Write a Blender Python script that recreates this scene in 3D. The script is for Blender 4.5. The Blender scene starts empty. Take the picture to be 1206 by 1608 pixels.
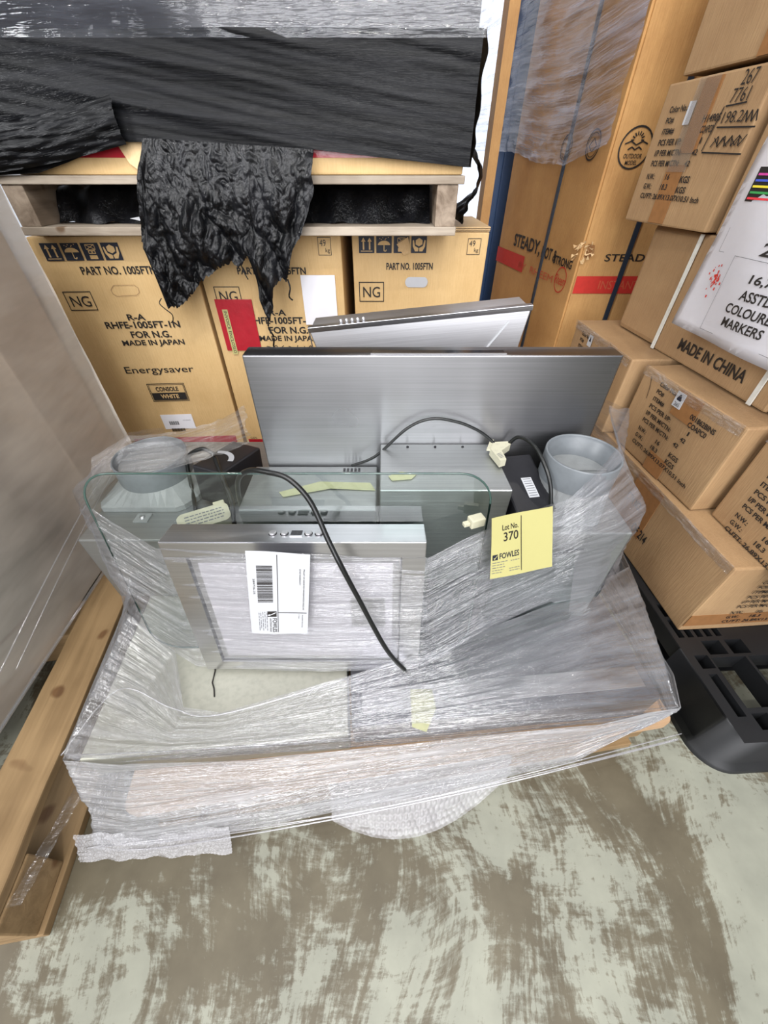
import bpy, bmesh, math, random
from mathutils import Vector, Matrix, noise
random.seed(7)
C = bpy.context.scene
COL = C.collection
R = math.radians
# ---------------------------------------------------------------- camera, light, exposure
cd = bpy.data.cameras.new('camera'); cam = bpy.data.objects.new('camera', cd); COL.objects.link(cam)
cd.sensor_fit = 'HORIZONTAL'; cd.sensor_width = 36; cd.lens = 36*603/1206; cd.clip_start = .01
cam.location = (0, 0, .93); cam.rotation_euler = (R(90-42.1), 0, 0)
C.camera = cam
C.view_settings.view_transform = 'Standard'; C.view_settings.look = 'None'
C.view_settings.gamma = 1; C.view_settings.use_curve_mapping = False
C.view_settings.exposure = 0.0
w = bpy.data.worlds.new('world'); C.world = w; w.use_nodes = True
bg = w.node_tree.nodes['Background']; bg.inputs[0].default_value = (.86, .90, 1, 1); bg.inputs[1].default_value = .42

def area(name, loc, size, power, col=(1, .97, .92), target=(0, .5, .3)):
    l = bpy.data.lights.new(name, 'AREA'); l.energy = power; l.size = size; l.color = col; l.shape = 'DISK'
    o = bpy.data.objects.new(name, l); COL.objects.link(o); o.location = loc
    o.rotation_euler = (Vector(target)-Vector(loc)).to_track_quat('-Z', 'Y').to_euler()
    return o
for loc, e in (((0, -.6, 3.3), 12), ((.9, -.9, 3.6), 12), ((-1.0, -.8, 3.6), 12)):
    area('film_highlight_lamp', loc, .42, e)  # unseen panels added to give the film broad broken highlights
for loc, e in (((-.41, -1.3, 3.5), 34), ((.38, -1.3, 3.5), 46), ((-1.7, .5, 4.0), 30), ((1.2, .2, 4.2), 26), ((-.4, 2.4, 4.4), 20), ((1.6, 2.4, 4.4), 18), ((-1.2, -2.8, 4.2), 26), ((1.4, -2.8, 4.2), 26)):
    area('overhead_glint_lamp', loc, .10, e*.42)  # first pair read from steel bands; the others added unseen for film glints
area('roller_door_daylight', (.2, -4.4, 2.7), 5.0, 400, (.97, .97, 1), (0, 1, .6))
area('added_left_light', (-3.2, -1.2, 2.7), 1.5, 125, (.97, .98, 1), (.7, .9, .6))  # unseen light added at left to brighten the left-facing cartons and sign

# ---------------------------------------------------------------- helpers
def srgb(r, g, b):
    f = lambda c: (c/255/12.92) if c <= 10 else ((c/255+.055)/1.055)**2.4
    return (f(r), f(g), f(b), 1)
def tag(o, label=None, cat=None, group=None, kind=None):
    if label: o['label'] = label
    if cat: o['category'] = cat
    if group: o['group'] = group
    if kind: o['kind'] = kind
    return o
def root(name, label, cat, loc=(0, 0, 0), rz=0, rx=0, group=None, mat=None):
    o = bpy.data.objects.new(name, None); COL.objects.link(o); o.empty_display_size = .05
    if mat is not None: o.matrix_world = mat
    else: o.location = loc; o.rotation_euler = (rx, 0, rz)
    return tag(o, label, cat, group)
def rface(name, label, cat, a, b, z, group=None):     # root at a, local x runs towards b
    return root(name, label, cat, (a[0], a[1], z), math.atan2(b[1]-a[1], b[0]-a[0]), group=group)
def mk(name, bm, mat, parent=None, smooth=False, label=None, kind=None):
    me = bpy.data.meshes.new(name); bm.normal_update(); bm.to_mesh(me); bm.free()
    for m in (mat if isinstance(mat, (list, tuple)) else [mat]): me.materials.append(m)
    if smooth:
        for p in me.polygons: p.use_smooth = True
    o = bpy.data.objects.new(name, me); COL.objects.link(o)
    if parent: o.parent = parent
    return tag(o, label, kind=kind)
def box(bm, x0, x1, y0, y1, z0, z1, bev=0, seg=2, M=None, mi=0):
    r = bmesh.ops.create_cube(bm, size=1); vs = r['verts']
    bmesh.ops.scale(bm, vec=(x1-x0, y1-y0, z1-z0), verts=vs)
    bmesh.ops.translate(bm, vec=((x0+x1)/2, (y0+y1)/2, (z0+z1)/2), verts=vs)
    if bev:
        es = list({e for v in vs for e in v.link_edges})
        r = bmesh.ops.bevel(bm, geom=es, offset=bev, segments=seg, affect='EDGES', profile=.6)
        vs = list({v for v in r['verts']} | {v for f in r['faces'] for v in f.verts} | {v for v in vs if v.is_valid})
    if M is not None: bmesh.ops.transform(bm, matrix=M, verts=vs)
    if mi:
        for f in {f for v in vs for f in v.link_faces}: f.material_index = mi
    return vs
def B(*a, **k):
    bm = bmesh.new(); box(bm, *a, **k); return bm
def poly(bm, pts, th=None, M=None):
    vs = [bm.verts.new(p) for p in pts]; f = bm.faces.new(vs)
    if th is not None:
        r = bmesh.ops.extrude_face_region(bm, geom=[f])
        nv = [g for g in r['geom'] if isinstance(g, bmesh.types.BMVert)]
        bmesh.ops.translate(bm, vec=th, verts=nv); vs = vs+nv
        bmesh.ops.recalc_face_normals(bm, faces=bm.faces)
    if M is not None: bmesh.ops.transform(bm, matrix=M, verts=vs)
    return vs
def hexa(bm, p):      # 8 points: bottom 4, top 4
    v = [bm.verts.new(q) for q in p]
    for f in ((0, 3, 2, 1), (4, 5, 6, 7), (0, 1, 5, 4), (1, 2, 6, 5), (2, 3, 7, 6), (3, 0, 4, 7)): bm.faces.new([v[i] for i in f])
def catmull(pts, n=8, closed=False):
    P = [Vector(p) for p in pts]; out = []
    for i in range(len(P)-1):
        p0 = P[max(i-1, 0)]; p1 = P[i]; p2 = P[i+1]; p3 = P[min(i+2, len(P)-1)]
        for k in range(n):
            t = k/n
            out.append(.5*((2*p1)+(p2-p0)*t+(2*p0-5*p1+4*p2-p3)*t*t+(3*p1-p0-3*p2+p3)*t**3))
    return out+[P[-1]]
def tube(bm, pts, r, n=10, cap=True):
    rings = []; up = Vector((0, 0, 1))
    for i, p in enumerate(pts):
        d = (pts[min(i+1, len(pts)-1)]-pts[max(i-1, 0)]).normalized()
        a = d.cross(up)
        if a.length < 1e-3: a = d.cross(Vector((1, 0, 0)))
        a.normalize(); b = d.cross(a)
        rings.append([bm.verts.new(p+a*r*math.cos(2*math.pi*k/n)+b*r*math.sin(2*math.pi*k/n)) for k in range(n)])
    for i in range(len(rings)-1):
        for k in range(n): bm.faces.new((rings[i][k], rings[i][(k+1) % n], rings[i+1][(k+1) % n], rings[i+1][k]))
    if cap: bm.faces.new(rings[0][::-1]); bm.faces.new(rings[-1])
def lathe(bm, prof, n=48, c=(0, 0, 0), M=None):
    rings = []
    for r, z in prof: rings.append([bm.verts.new((c[0]+r*math.cos(2*math.pi*k/n), c[1]+r*math.sin(2*math.pi*k/n), c[2]+z)) for k in range(n)])
    for i in range(len(rings)-1):
        for k in range(n): bm.faces.new((rings[i][k], rings[i][(k+1) % n], rings[i+1][(k+1) % n], rings[i+1][k]))
    if M is not None: bmesh.ops.transform(bm, matrix=M, verts=[v for r in rings for v in r])
    return rings
# ---- flat print
_tc = {}
def glyphs(s, bold):
    k = (s, bold)
    if k not in _tc:
        cu = bpy.data.curves.new('print', 'FONT'); cu.body = s; cu.offset = bold; cu.resolution_u = 3
        o = bpy.data.objects.new('print', cu); COL.objects.link(o)
        dg = bpy.context.evaluated_depsgraph_get()
        me = bpy.data.meshes.new_from_object(o.evaluated_get(dg))
        vs = [v.co.copy() for v in me.vertices]; fs = [tuple(p.vertices) for p in me.polygons]
        bpy.data.objects.remove(o); bpy.data.curves.remove(cu); bpy.data.meshes.remove(me)
        _tc[k] = (vs, fs)
    return _tc[k]
def text(bm, s, x0, z0, x1, z1, f, bold=.012, mi=0):
    """fit the glyphs of s into the box and map them with f(x, z) -> point"""
    vs, fs = glyphs(s, bold)
    ax = min(v.x for v in vs); bx = max(v.x for v in vs); az = min(v.y for v in vs); bz = max(v.y for v in vs)
    nv = [bm.verts.new(f(x0+(v.x-ax)/(bx-ax)*(x1-x0), z0+(v.y-az)/(bz-az)*(z1-z0))) for v in vs]
    for p in fs:
        try: bm.faces.new([nv[i] for i in p]).material_index = mi
        except ValueError: pass
def rect(bm, x0, z0, x1, z1, f, mi=0):
    bm.faces.new([bm.verts.new(f(*q)) for q in ((x0, z0), (x1, z0), (x1, z1), (x0, z1))]).material_index = mi
def frame(bm, x0, z0, x1, z1, t, f, mi=0):
    rect(bm, x0, z0, x1, z0+t, f, mi); rect(bm, x0, z1-t, x1, z1, f, mi)
    rect(bm, x0, z0+t, x0+t, z1-t, f, mi); rect(bm, x1-t, z0+t, x1, z1-t, f, mi)
def shape(bm, pts, f, mi=0):
    bm.faces.new([bm.verts.new(f(*q)) for q in pts]).material_index = mi
def stroke(bm, pts, t, f, mi=0):
    for (x0, z0), (x1, z1) in zip(pts, pts[1:]):
        L = math.hypot(x1-x0, z1-z0) or 1; nx, nz = -(z1-z0)/L*t/2, (x1-x0)/L*t/2
        shape(bm, [(x0+nx, z0+nz), (x0-nx, z0-nz), (x1-nx, z1-nz), (x1+nx, z1+nz)], f, mi)
def circ(bm, cx, cz, r, t, f, mi=0, n=28, sx=1):
    for k in range(n):
        a, b = 2*math.pi*k/n, 2*math.pi*(k+1)/n
        shape(bm, [(cx+sx*r*math.cos(a), cz+r*math.sin(a)), (cx+sx*(r-t)*math.cos(a), cz+(r-t)*math.sin(a)),
                   (cx+sx*(r-t)*math.cos(b), cz+(r-t)*math.sin(b)), (cx+sx*r*math.cos(b), cz+r*math.sin(b))], f, mi)
def flatf(y=-.0008): return lambda x, z: (x, y, z)

# ---------------------------------------------------------------- materials
def nm(name):
    m = bpy.data.materials.new(name); m.use_nodes = True; nt = m.node_tree
    return m, nt, nt.nodes['Principled BSDF'], nt.nodes, nt.links
def N(nt, t, **k):
    n = nt.nodes.new(t)
    for a, v in k.items(): setattr(n, a, v)
    return n
def coords(nt, scale=(1, 1, 1), rot=(0, 0, 0), src='Object'):
    tc = N(nt, 'ShaderNodeTexCoord'); mp = N(nt, 'ShaderNodeMapping')
    mp.inputs['Scale'].default_value = scale; mp.inputs['Rotation'].default_value = rot
    nt.links.new(tc.outputs[src], mp.inputs[0]); return mp.outputs[0]
def noisen(nt, vec, scale, detail=4, rough=.55, dist=0):
    n = N(nt, 'ShaderNodeTexNoise'); n.inputs['Scale'].default_value = scale; n.inputs['Detail'].default_value = detail
    n.inputs['Roughness'].default_value = rough; n.inputs['Distortion'].default_value = dist
    if vec is not None: nt.links.new(vec, n.inputs['Vector'])
    return n.outputs['Fac']
def ramp(nt, fac, stops):
    r = N(nt, 'ShaderNodeValToRGB'); e = r.color_ramp.elements
    while len(e) < len(stops): e.new(.5)
    for q, (p, c) in zip(e, stops): q.position = p; q.color = c if len(c) == 4 else (*c, 1)
    nt.links.new(fac, r.inputs[0]); return r.outputs[0]
def math_(nt, op, a, b):
    n = N(nt, 'ShaderNodeMath', operation=op)
    for i, x in enumerate((a, b)):
        if isinstance(x, (int, float)): n.inputs[i].default_value = x
        else: nt.links.new(x, n.inputs[i])
    return n.outputs[0]
def bump(nt, h, strength, dist=.002):
    b = N(nt, 'ShaderNodeBump'); b.inputs['Strength'].default_value = strength; b.inputs['Distance'].default_value = dist
    nt.links.new(h, b.inputs['Height']); return b.outputs[0]
g = lambda v: (v, v, v, 1)
def plain(name, col, rough=.6, metal=0, spec=.5, nz=0, nscale=60, var=.88):
    m, nt, p, ns, lk = nm(name)
    p.inputs['Base Color'].default_value = col; p.inputs['Roughness'].default_value = rough
    p.inputs['Metallic'].default_value = metal; p.inputs['Specular IOR Level'].default_value = spec
    f = noisen(nt, coords(nt), nscale, 3)
    mx = N(nt, 'ShaderNodeMix', data_type='RGBA'); mx.inputs[6].default_value = col
    mx.inputs[7].default_value = tuple(c*var for c in col[:3])+(1,)
    lk.new(ramp(nt, f, [(.45, g(0)), (.7, g(1))]), mx.inputs[0]); lk.new(mx.outputs[2], p.inputs['Base Color'])
    if nz: lk.new(bump(nt, f, nz), p.inputs['Normal'])
    return m
def kraft(name, c1, c2, rough=.62):
    m, nt, p, ns, lk = nm(name)
    big = noisen(nt, coords(nt), 5, 4, .6); fl = noisen(nt, coords(nt, (90, 90, 7)), 3, 2); fib = noisen(nt, coords(nt, (1, 1, .5)), 260, 2)
    s = math_(nt, 'ADD', math_(nt, 'MULTIPLY', big, .65), math_(nt, 'ADD', math_(nt, 'MULTIPLY', fl, .22), math_(nt, 'MULTIPLY', fib, .13)))
    lk.new(ramp(nt, s, [(.36, c2), (.62, c1)]), p.inputs['Base Color'])
    p.inputs['Roughness'].default_value = rough; p.inputs['Specular IOR Level'].default_value = .3
    lk.new(bump(nt, math_(nt, 'ADD', math_(nt, 'MULTIPLY', big, 3), fl), .25, .003), p.inputs['Normal'])
    return m
def wood(name, c1, c2, axis=1, grey=False):
    m, nt, p, ns, lk = nm(name)
    sc = [38, 38, 38]; sc[axis] = 2.2
    gr = noisen(nt, coords(nt, sc), 1, 5, .6, .6); big = noisen(nt, coords(nt), 7, 3); kn = noisen(nt, coords(nt), 16, 1, .4)
    s = math_(nt, 'ADD', math_(nt, 'MULTIPLY', gr, .6), math_(nt, 'MULTIPLY', big, .4))
    mx = N(nt, 'ShaderNodeMix', data_type='RGBA', blend_type='MULTIPLY')
    lk.new(ramp(nt, s, [(.34, c2), (.6, c1)]), mx.inputs[6]); mx.inputs[7].default_value = (.5, .38, .28, 1)
    lk.new(ramp(nt, kn, [(.70, g(0)), (.76, g(1))]), mx.inputs[0])
    lk.new(mx.outputs[2], p.inputs['Base Color']); p.inputs['Roughness'].default_value = .72
    lk.new(bump(nt, gr, .5, .003), p.inputs['Normal'])
    return m
def steel(name, col, rough, axis=0, aniso=.6, bs=.12):
    m, nt, p, ns, lk = nm(name)
    sc = [420, 420, 420]; sc[axis] = 3
    f = noisen(nt, coords(nt, sc), 1, 3, .6); big = noisen(nt, coords(nt), 3.5, 3)
    p.inputs['Metallic'].default_value = 1; p.inputs['Anisotropic'].default_value = aniso; p.inputs['Anisotropic Rotation'].default_value = .25 if aniso > .9 else 0
    d = tuple(c*.86 for c in col[:3])+(1,)
    lk.new(ramp(nt, f, [(.35, d), (.65, col)]), p.inputs['Base Color'])
    r = math_(nt, 'ADD', math_(nt, 'MULTIPLY', big, .18), rough-.09); lk.new(r, p.inputs['Roughness'])
    lk.new(bump(nt, math_(nt, 'ADD', f, math_(nt, 'MULTIPLY', big, 6)), bs, .0012), p.inputs['Normal'])
    return m
def film(name, a0, a1, col, rough, u=14., v=190., tilt=.06, bs=.8, lo=.42, hi=.66, trans=(.97, .97, .98), tilt2=-.08, refl=.2, gr=.11):
    """stretch film: clear where thin, milky where creased; UVs are metres along / across the pull"""
    m, nt, p, ns, lk = nm(name)
    s1 = noisen(nt, coords(nt, (u, v, 1), (0, 0, tilt), 'UV'), 1, 4, .6, .1)
    s2 = noisen(nt, coords(nt, (u*.35, v*.30, 1), (0, 0, tilt2), 'UV'), 1, 4, .6, .1)
    s3 = noisen(nt, coords(nt, (u*1.8, v*2.1, 1), (0, 0, tilt2), 'UV'), 1, 2, .6, .1)
    bl = noisen(nt, coords(nt, (4, 9, 1), (0, 0, tilt), 'UV'), 1, 3, .5)
    s = math_(nt, 'ADD', math_(nt, 'MULTIPLY', s1, .30), math_(nt, 'ADD', math_(nt, 'MULTIPLY', s2, .40), math_(nt, 'MULTIPLY', bl, .30)))
    a = math_(nt, 'ADD', a0, math_(nt, 'MULTIPLY', ramp(nt, s, [(lo, g(0)), (hi, g(1))]), a1))
    p.inputs['Base Color'].default_value = col; p.inputs['Roughness'].default_value = rough; p.inputs['Specular IOR Level'].default_value = .6
    lk.new(bump(nt, math_(nt, 'ADD', s2, math_(nt, 'MULTIPLY', s1, .4)), bs*.5, .005), p.inputs['Normal'])
    tr = N(nt, 'ShaderNodeBsdfTransparent'); tr.inputs[0].default_value = (*trans, 1)
    mx = N(nt, 'ShaderNodeMixShader'); lk.new(a, mx.inputs[0]); lk.new(tr.outputs[0], mx.inputs[1]); lk.new(p.outputs[0], mx.inputs[2])
    # reflection off the film surface, broken up by fine creases
    gl = N(nt, 'ShaderNodeBsdfGlossy'); gl.inputs['Roughness'].default_value = gr
    h = math_(nt, 'ADD', math_(nt, 'MULTIPLY', s1, .8), math_(nt, 'ADD', math_(nt, 'MULTIPLY', s2, 1.4), math_(nt, 'MULTIPLY', s3, .35)))
    lk.new(bump(nt, h, min(1, bs), .0065), gl.inputs['Normal'])
    m2 = N(nt, 'ShaderNodeMixShader'); m2.inputs[0].default_value = refl; lk.new(mx.outputs[0], m2.inputs[1]); lk.new(gl.outputs[0], m2.inputs[2])
    lk.new(m2.outputs[0], ns['Material Output'].inputs[0])
    return m

M = {}
M['kraftA'] = kraft('kraft_yellow', srgb(218, 186, 134), srgb(200, 166, 114))
M['kraftB'] = kraft('kraft_brown', srgb(166, 136, 100), srgb(146, 116, 84))
M['kraftC'] = kraft('kraft_orange', srgb(200, 156, 100), srgb(174, 130, 80))
M['kraftD'] = kraft('kraft_pale', srgb(196, 178, 160), srgb(172, 154, 138))
M['kraftin'] = kraft('kraft_torn', srgb(226, 196, 150), srgb(200, 166, 118))
M['ink'] = plain('black_ink', srgb(34, 30, 28), .6)
M['navy'] = plain('navy_ink', srgb(26, 32, 48), .6)
M['redink'] = plain('red_ink', srgb(196, 48, 38), .6)
M['redpale'] = plain('faded_red_ink', srgb(196, 92, 62), .6)
M['paper'] = plain('white_paper', srgb(186, 188, 192), .6, var=.985)
M['sheet'] = plain('poster_paper', srgb(236, 236, 242), .6, var=.985)
M['yellow'] = plain('yellow_paper', srgb(184, 178, 118), .6, var=.985)
M['cream'] = plain('cream_plastic', srgb(190, 187, 164), .45)
M['greyink'] = plain('grey_ink', srgb(110, 112, 118), .6)
M['tape'] = plain('brown_packing_tape', srgb(146, 104, 66), .25)
M['cleartape'] = film('clear_tape', .02, .25, srgb(215, 200, 180), .3, 8, 60, refl=.10)
M['woodA'] = wood('pine', srgb(146, 120, 84), srgb(114, 90, 58), 1)
M['woodAx'] = wood('pine_crosswise', srgb(146, 120, 84), srgb(114, 90, 58), 0)
M['woodG'] = wood('grey_timber', srgb(178, 166, 150), srgb(120, 106, 90), 0)
M['woodGy'] = wood('grey_timber_end', srgb(160, 144, 126), srgb(104, 88, 72), 1)
M['ply'] = wood('plywood', srgb(196, 164, 130), srgb(170, 136, 102), 0)
M['steel'] = steel('brushed_stainless', (.60, .60, .62, 1), .30, 0)
M['steelV'] = steel('brushed_stainless_panel', (.27, .27, .28, 1), .30, 0, .93, .03)
M['steelB'] = steel('bright_stainless', (.62, .62, .64, 1), .40, 0, .6, .05)
M['steelE'] = steel('satin_stainless', (.70, .70, .72, 1), .46, 0, .3, .05)
M['galv'] = steel('galvanised', (.46, .48, .48, 1), .48, 0, 0, .2)
M['galvL'] = plain('dull_zinc_sheet', srgb(176, 176, 164), .45, .35, .5, .2, 90)
M['galvD'] = plain('dark_and_shaded_steel', srgb(112, 112, 118), .35, .6, .5, .2, 90)  # dark steel; on the front right casing it also stands in for shadow
M['plas'] = plain('grey_plastic', srgb(136, 139, 140), .42)
M['plasd'] = plain('grey_plastic_collar', srgb(108, 113, 117), .4)
M['blk'] = plain('black_plastic', srgb(34, 34, 38), .35)
M['cable'] = plain('black_cable', srgb(18, 20, 20), .32)
M['blkpal'] = plain('black_pallet_plastic', srgb(26, 27, 29), .45, 0, .5, .15, 25)
M['tank'] = plain('grey_green_enamel', srgb(128, 140, 136), .5)
M['blue'] = plain('blue_rack_paint', srgb(30, 62, 104), .45)
M['wall'] = plain('white_wall_sheet', srgb(220, 226, 236), .7)
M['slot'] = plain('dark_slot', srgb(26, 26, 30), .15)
M['pouch'] = plain('red_pouch_film', srgb(176, 34, 48), .22, 0, .7, .6, 40)
M['strap'] = plain('white_strap', srgb(216, 216, 208), .35)
M['bstrap'] = plain('dark_strap', srgb(40, 52, 66), .35)
M['green'] = plain('green_stencil', srgb(150, 178, 120), .7)
M['ytape'] = plain('masking_tape', srgb(176, 177, 140), .55)
M['edge'] = plain('green_glass_edge', srgb(58, 82, 76), .08, 0, .9)
M['edgeD'] = plain('dark_edge_and_gap', srgb(52, 56, 58), .3)  # edge of the glass panel, also the dark gap painted beneath it
# glass
m, nt, p, ns, lk = nm('canopy_glass')
gl = N(nt, 'ShaderNodeBsdfGlossy'); gl.inputs['Roughness'].default_value = .02; gl.inputs[0].default_value = (.95, 1, .98, 1)
tr = N(nt, 'ShaderNodeBsdfTransparent'); tr.inputs[0].default_value = (.87, .93, .91, 1)
fr = N(nt, 'ShaderNodeFresnel'); fr.inputs[0].default_value = 1.52
mx = N(nt, 'ShaderNodeMixShader'); lk.new(math_(nt, 'ADD', math_(nt, 'MULTIPLY', fr.outputs[0], 1.2), .03), mx.inputs[0]); lk.new(tr.outputs[0], mx.inputs[1]); lk.new(gl.outputs[0], mx.inputs[2])
lk.new(mx.outputs[0], ns['Material Output'].inputs[0]); M['glass'] = m
# perforated filter
m, nt, p, ns, lk = nm('perforated_filter')
vo = N(nt, 'ShaderNodeTexVoronoi'); vo.inputs['Scale'].default_value = 1; vo.inputs['Randomness'].default_value = 0
lk.new(coords(nt, (330, 330, 330)), vo.inputs['Vector'])
lk.new(ramp(nt, vo.outputs['Distance'], [(.30, srgb(70, 70, 76)), (.42, srgb(206, 204, 210))]), p.inputs['Base Color'])
p.inputs['Metallic'].default_value = .45; p.inputs['Roughness'].default_value = .42; M['perf'] = m
# black stretch film
def blackfilm(name, streak, refl, bs, diag):
    m, nt, p, ns, lk = nm(name)
    if streak:
        s1 = noisen(nt, coords(nt, (3, 55, 1), (0, 0, diag), 'UV'), 1, 4, .6, .2); s2 = noisen(nt, coords(nt, (16, 210, 1), (0, 0, diag*.4), 'UV'), 1, 3, .6)
        h = math_(nt, 'ADD', math_(nt, 'MULTIPLY', s1, 2.2), math_(nt, 'MULTIPLY', s2, .8))
    else:
        s1 = noisen(nt, coords(nt, (30, 30, 9)), 1, 2, .5, .3); s2 = noisen(nt, coords(nt, (210, 210, 130)), 1, 3, .6, .3)
        h = math_(nt, 'ADD', math_(nt, 'MULTIPLY', s1, 2.2), math_(nt, 'MULTIPLY', s2, .7))
    lk.new(ramp(nt, s1, [(.4, srgb(5, 6, 8)), (.7, srgb(20, 21, 25))]), p.inputs['Base Color'])
    p.inputs['Roughness'].default_value = .5; p.inputs['Specular IOR Level'].default_value = .15
    gl = N(nt, 'ShaderNodeBsdfGlossy'); gl.inputs['Roughness'].default_value = .08
    lk.new(bump(nt, h, bs, .005), gl.inputs['Normal'])
    m2 = N(nt, 'ShaderNodeMixShader'); m2.inputs[0].default_value = refl; lk.new(p.outputs[0], m2.inputs[1]); lk.new(gl.outputs[0], m2.inputs[2])
    lk.new(m2.outputs[0], ns['Material Output'].inputs[0])
    return m
M['bfilm'] = blackfilm('black_stretch_film', True, .009, 1, .10)
M['bbag'] = blackfilm('black_crumpled_film', False, .028, .8, 0)
M['filmU'] = film('clear_film_upper', .10, .36, srgb(160, 161, 166), .5, 12, 170, .03, .9, .42, .66, refl=.13, gr=.09)
M['filmL'] = film('clear_film_lower', .08, .40, srgb(160, 161, 165), .5, 13, 150, .06, 1.0, .42, .66, refl=.20, gr=.10)
M['filmS'] = film('clear_film_skirt', .34, .36, srgb(160, 161, 164), .5, 13, 140, .02, 1.0, .38, .64, refl=.20, gr=.10)
M['filmG'] = film('hazy_film_left', .38, .50, srgb(188, 178, 166), .6, 2.0, 9, .9, .12, .40, .62, (.93, .92, .9), 1.1, refl=.03, gr=.35)
M['filmT'] = film('clear_film_tall', .06, .60, srgb(176, 182, 204), .4, 6.0, 130, -.30, .9, .44, .64, tilt2=-.42, refl=.20)
M['filmK'] = film('clear_film_over_dark', .04, .20, srgb(130, 136, 150), .4, 6, 60, .0, 1, .48, .74, refl=.05, gr=.12)
M['filmW'] = film('clear_film_strip', .04, .30, srgb(214, 212, 210), .4, 16, 140, .3, .8, .45, .68, refl=.16)
M['ropeM'] = film('rolled_film', .16, .3, srgb(206, 206, 212), .4, 16, 160, .3, .6, .42, .66, refl=.20)
# bubble wrap
m, nt, p, ns, lk = nm('bubble_film')
p.inputs['Base Color'].default_value = srgb(222, 222, 226); p.inputs['Roughness'].default_value = .12; p.inputs['Specular IOR Level'].default_value = .9
tr = N(nt, 'ShaderNodeBsdfTransparent'); mx = N(nt, 'ShaderNodeMixShader'); mx.inputs[0].default_value = .38
lk.new(tr.outputs[0], mx.inputs[1]); lk.new(p.outputs[0], mx.inputs[2]); lk.new(mx.outputs[0], ns['Material Output'].inputs[0]); M['bubble'] = m
# floor: pale sealer worn off a brown-grey slab in sweeping arcs
m, nt, p, ns, lk = nm('worn_painted_concrete')
arc = N(nt, 'ShaderNodeTexCoord'); warp = N(nt, 'ShaderNodeVectorMath', operation='ADD')
wn = N(nt, 'ShaderNodeTexNoise'); wn.inputs['Scale'].default_value = 2.6; wn.inputs['Detail'].default_value = 1.0; lk.new(arc.outputs['Object'], wn.inputs['Vector'])
sc = N(nt, 'ShaderNodeVectorMath', operation='SCALE'); sc.inputs['Scale'].default_value = .20; lk.new(wn.outputs['Color'], sc.inputs[0])
lk.new(arc.outputs['Object'], warp.inputs[0]); lk.new(sc.outputs[0], warp.inputs[1])
def wmap(scale, rz):
    mp = N(nt, 'ShaderNodeMapping'); mp.inputs['Scale'].default_value = scale; mp.inputs['Rotation'].default_value = (0, 0, rz); lk.new(warp.outputs[0], mp.inputs[0]); return mp.outputs[0]
blot = noisen(nt, wmap((4.4, 3.0, 1), .3), 1, 7, .66, .8)
st1 = noisen(nt, wmap((110, 9, 1), -.35), 1, 5, .68, .1); st2 = noisen(nt, wmap((16, 100, 1), -.55), 1, 5, .68, .1)
fl = noisen(nt, wmap((38, 38, 1), 0), 1, 6, .75, .5)
st3 = noisen(nt, wmap((9, 3.2, 1), .9), 1, 5, .6, .8)
s = math_(nt, 'ADD', math_(nt, 'MULTIPLY', blot, 1.15), math_(nt, 'ADD', math_(nt, 'MULTIPLY', st1, .34), math_(nt, 'ADD', math_(nt, 'MULTIPLY', st2, .26), math_(nt, 'ADD', math_(nt, 'MULTIPLY', fl, .34), math_(nt, 'MULTIPLY', st3, .30)))))
s = math_(nt, 'MULTIPLY', s, .7)
worn = ramp(nt, s, [(.786, g(0)), (.815, g(.6)), (.855, g(1))])
fb = noisen(nt, coords(nt, (1, 1, 1)), 9, 5, .6)
ca = ramp(nt, fb, [(.3, srgb(130, 131, 119)), (.7, srgb(150, 151, 137))]); cb = ramp(nt, fb, [(.3, srgb(84, 77, 62)), (.7, srgb(104, 97, 80))])
mx = N(nt, 'ShaderNodeMix', data_type='RGBA'); lk.new(worn, mx.inputs[0]); lk.new(ca, mx.inputs[6]); lk.new(cb, mx.inputs[7])
scr = noisen(nt, wmap((3, 130, 1), -.35), 1, 3, .5); sm = noisen(nt, wmap((2.5, 2.5, 1), 1.), 1, 2)
dk = math_(nt, 'MULTIPLY', ramp(nt, scr, [(.70, g(0)), (.74, g(1))]), ramp(nt, sm, [(.5, g(0)), (.6, g(.6))]))
mx2 = N(nt, 'ShaderNodeMix', data_type='RGBA'); lk.new(dk, mx2.inputs[0]); lk.new(mx.outputs[2], mx2.inputs[6]); mx2.inputs[7].default_value = srgb(84, 80, 72)
lk.new(mx2.outputs[2], p.inputs['Base Color']); p.inputs['Roughness'].default_value = .42; p.inputs['Specular IOR Level'].default_value = .4
lk.new(bump(nt, worn, .18, .001), p.inputs['Normal']); M['floor'] = m
m, nt, p, ns, lk = nm('backlit_pane'); p.inputs['Base Color'].default_value = (.9, .94, 1, 1)
p.inputs['Emission Color'].default_value = (.78, .86, 1, 1); p.inputs['Emission Strength'].default_value = 1.0; M['pane'] = m

# ---------------------------------------------------------------- structure
bm = bmesh.new(); bmesh.ops.create_grid(bm, x_segments=1, y_segments=1, size=6)
tag(mk('floor', bm, M['floor']), 'pale worn concrete floor with brown scuffed patches', 'floor', kind='structure')
tag(mk('wall_back', B(-6, 6, 4.1, 4.2, 0, 5), M['wall']), 'white back wall of the warehouse behind the cartons', 'wall', kind='structure')
wn_ = root('window_1', 'bright daylight window strip beside the tall orange cartons', 'window', (.85, 4.08, 0)); wn_['kind'] = 'structure'
mk('pane', B(-.55, .35, -.02, 0, .35, 3.2), M['pane'], wn_); mk('window_frame', B(.35, .40, -.04, .01, .3, 3.25), M['wall'], wn_)
mk('window_frame', B(-.60, -.55, -.04, .01, .3, 3.25), M['wall'], wn_)

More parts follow.
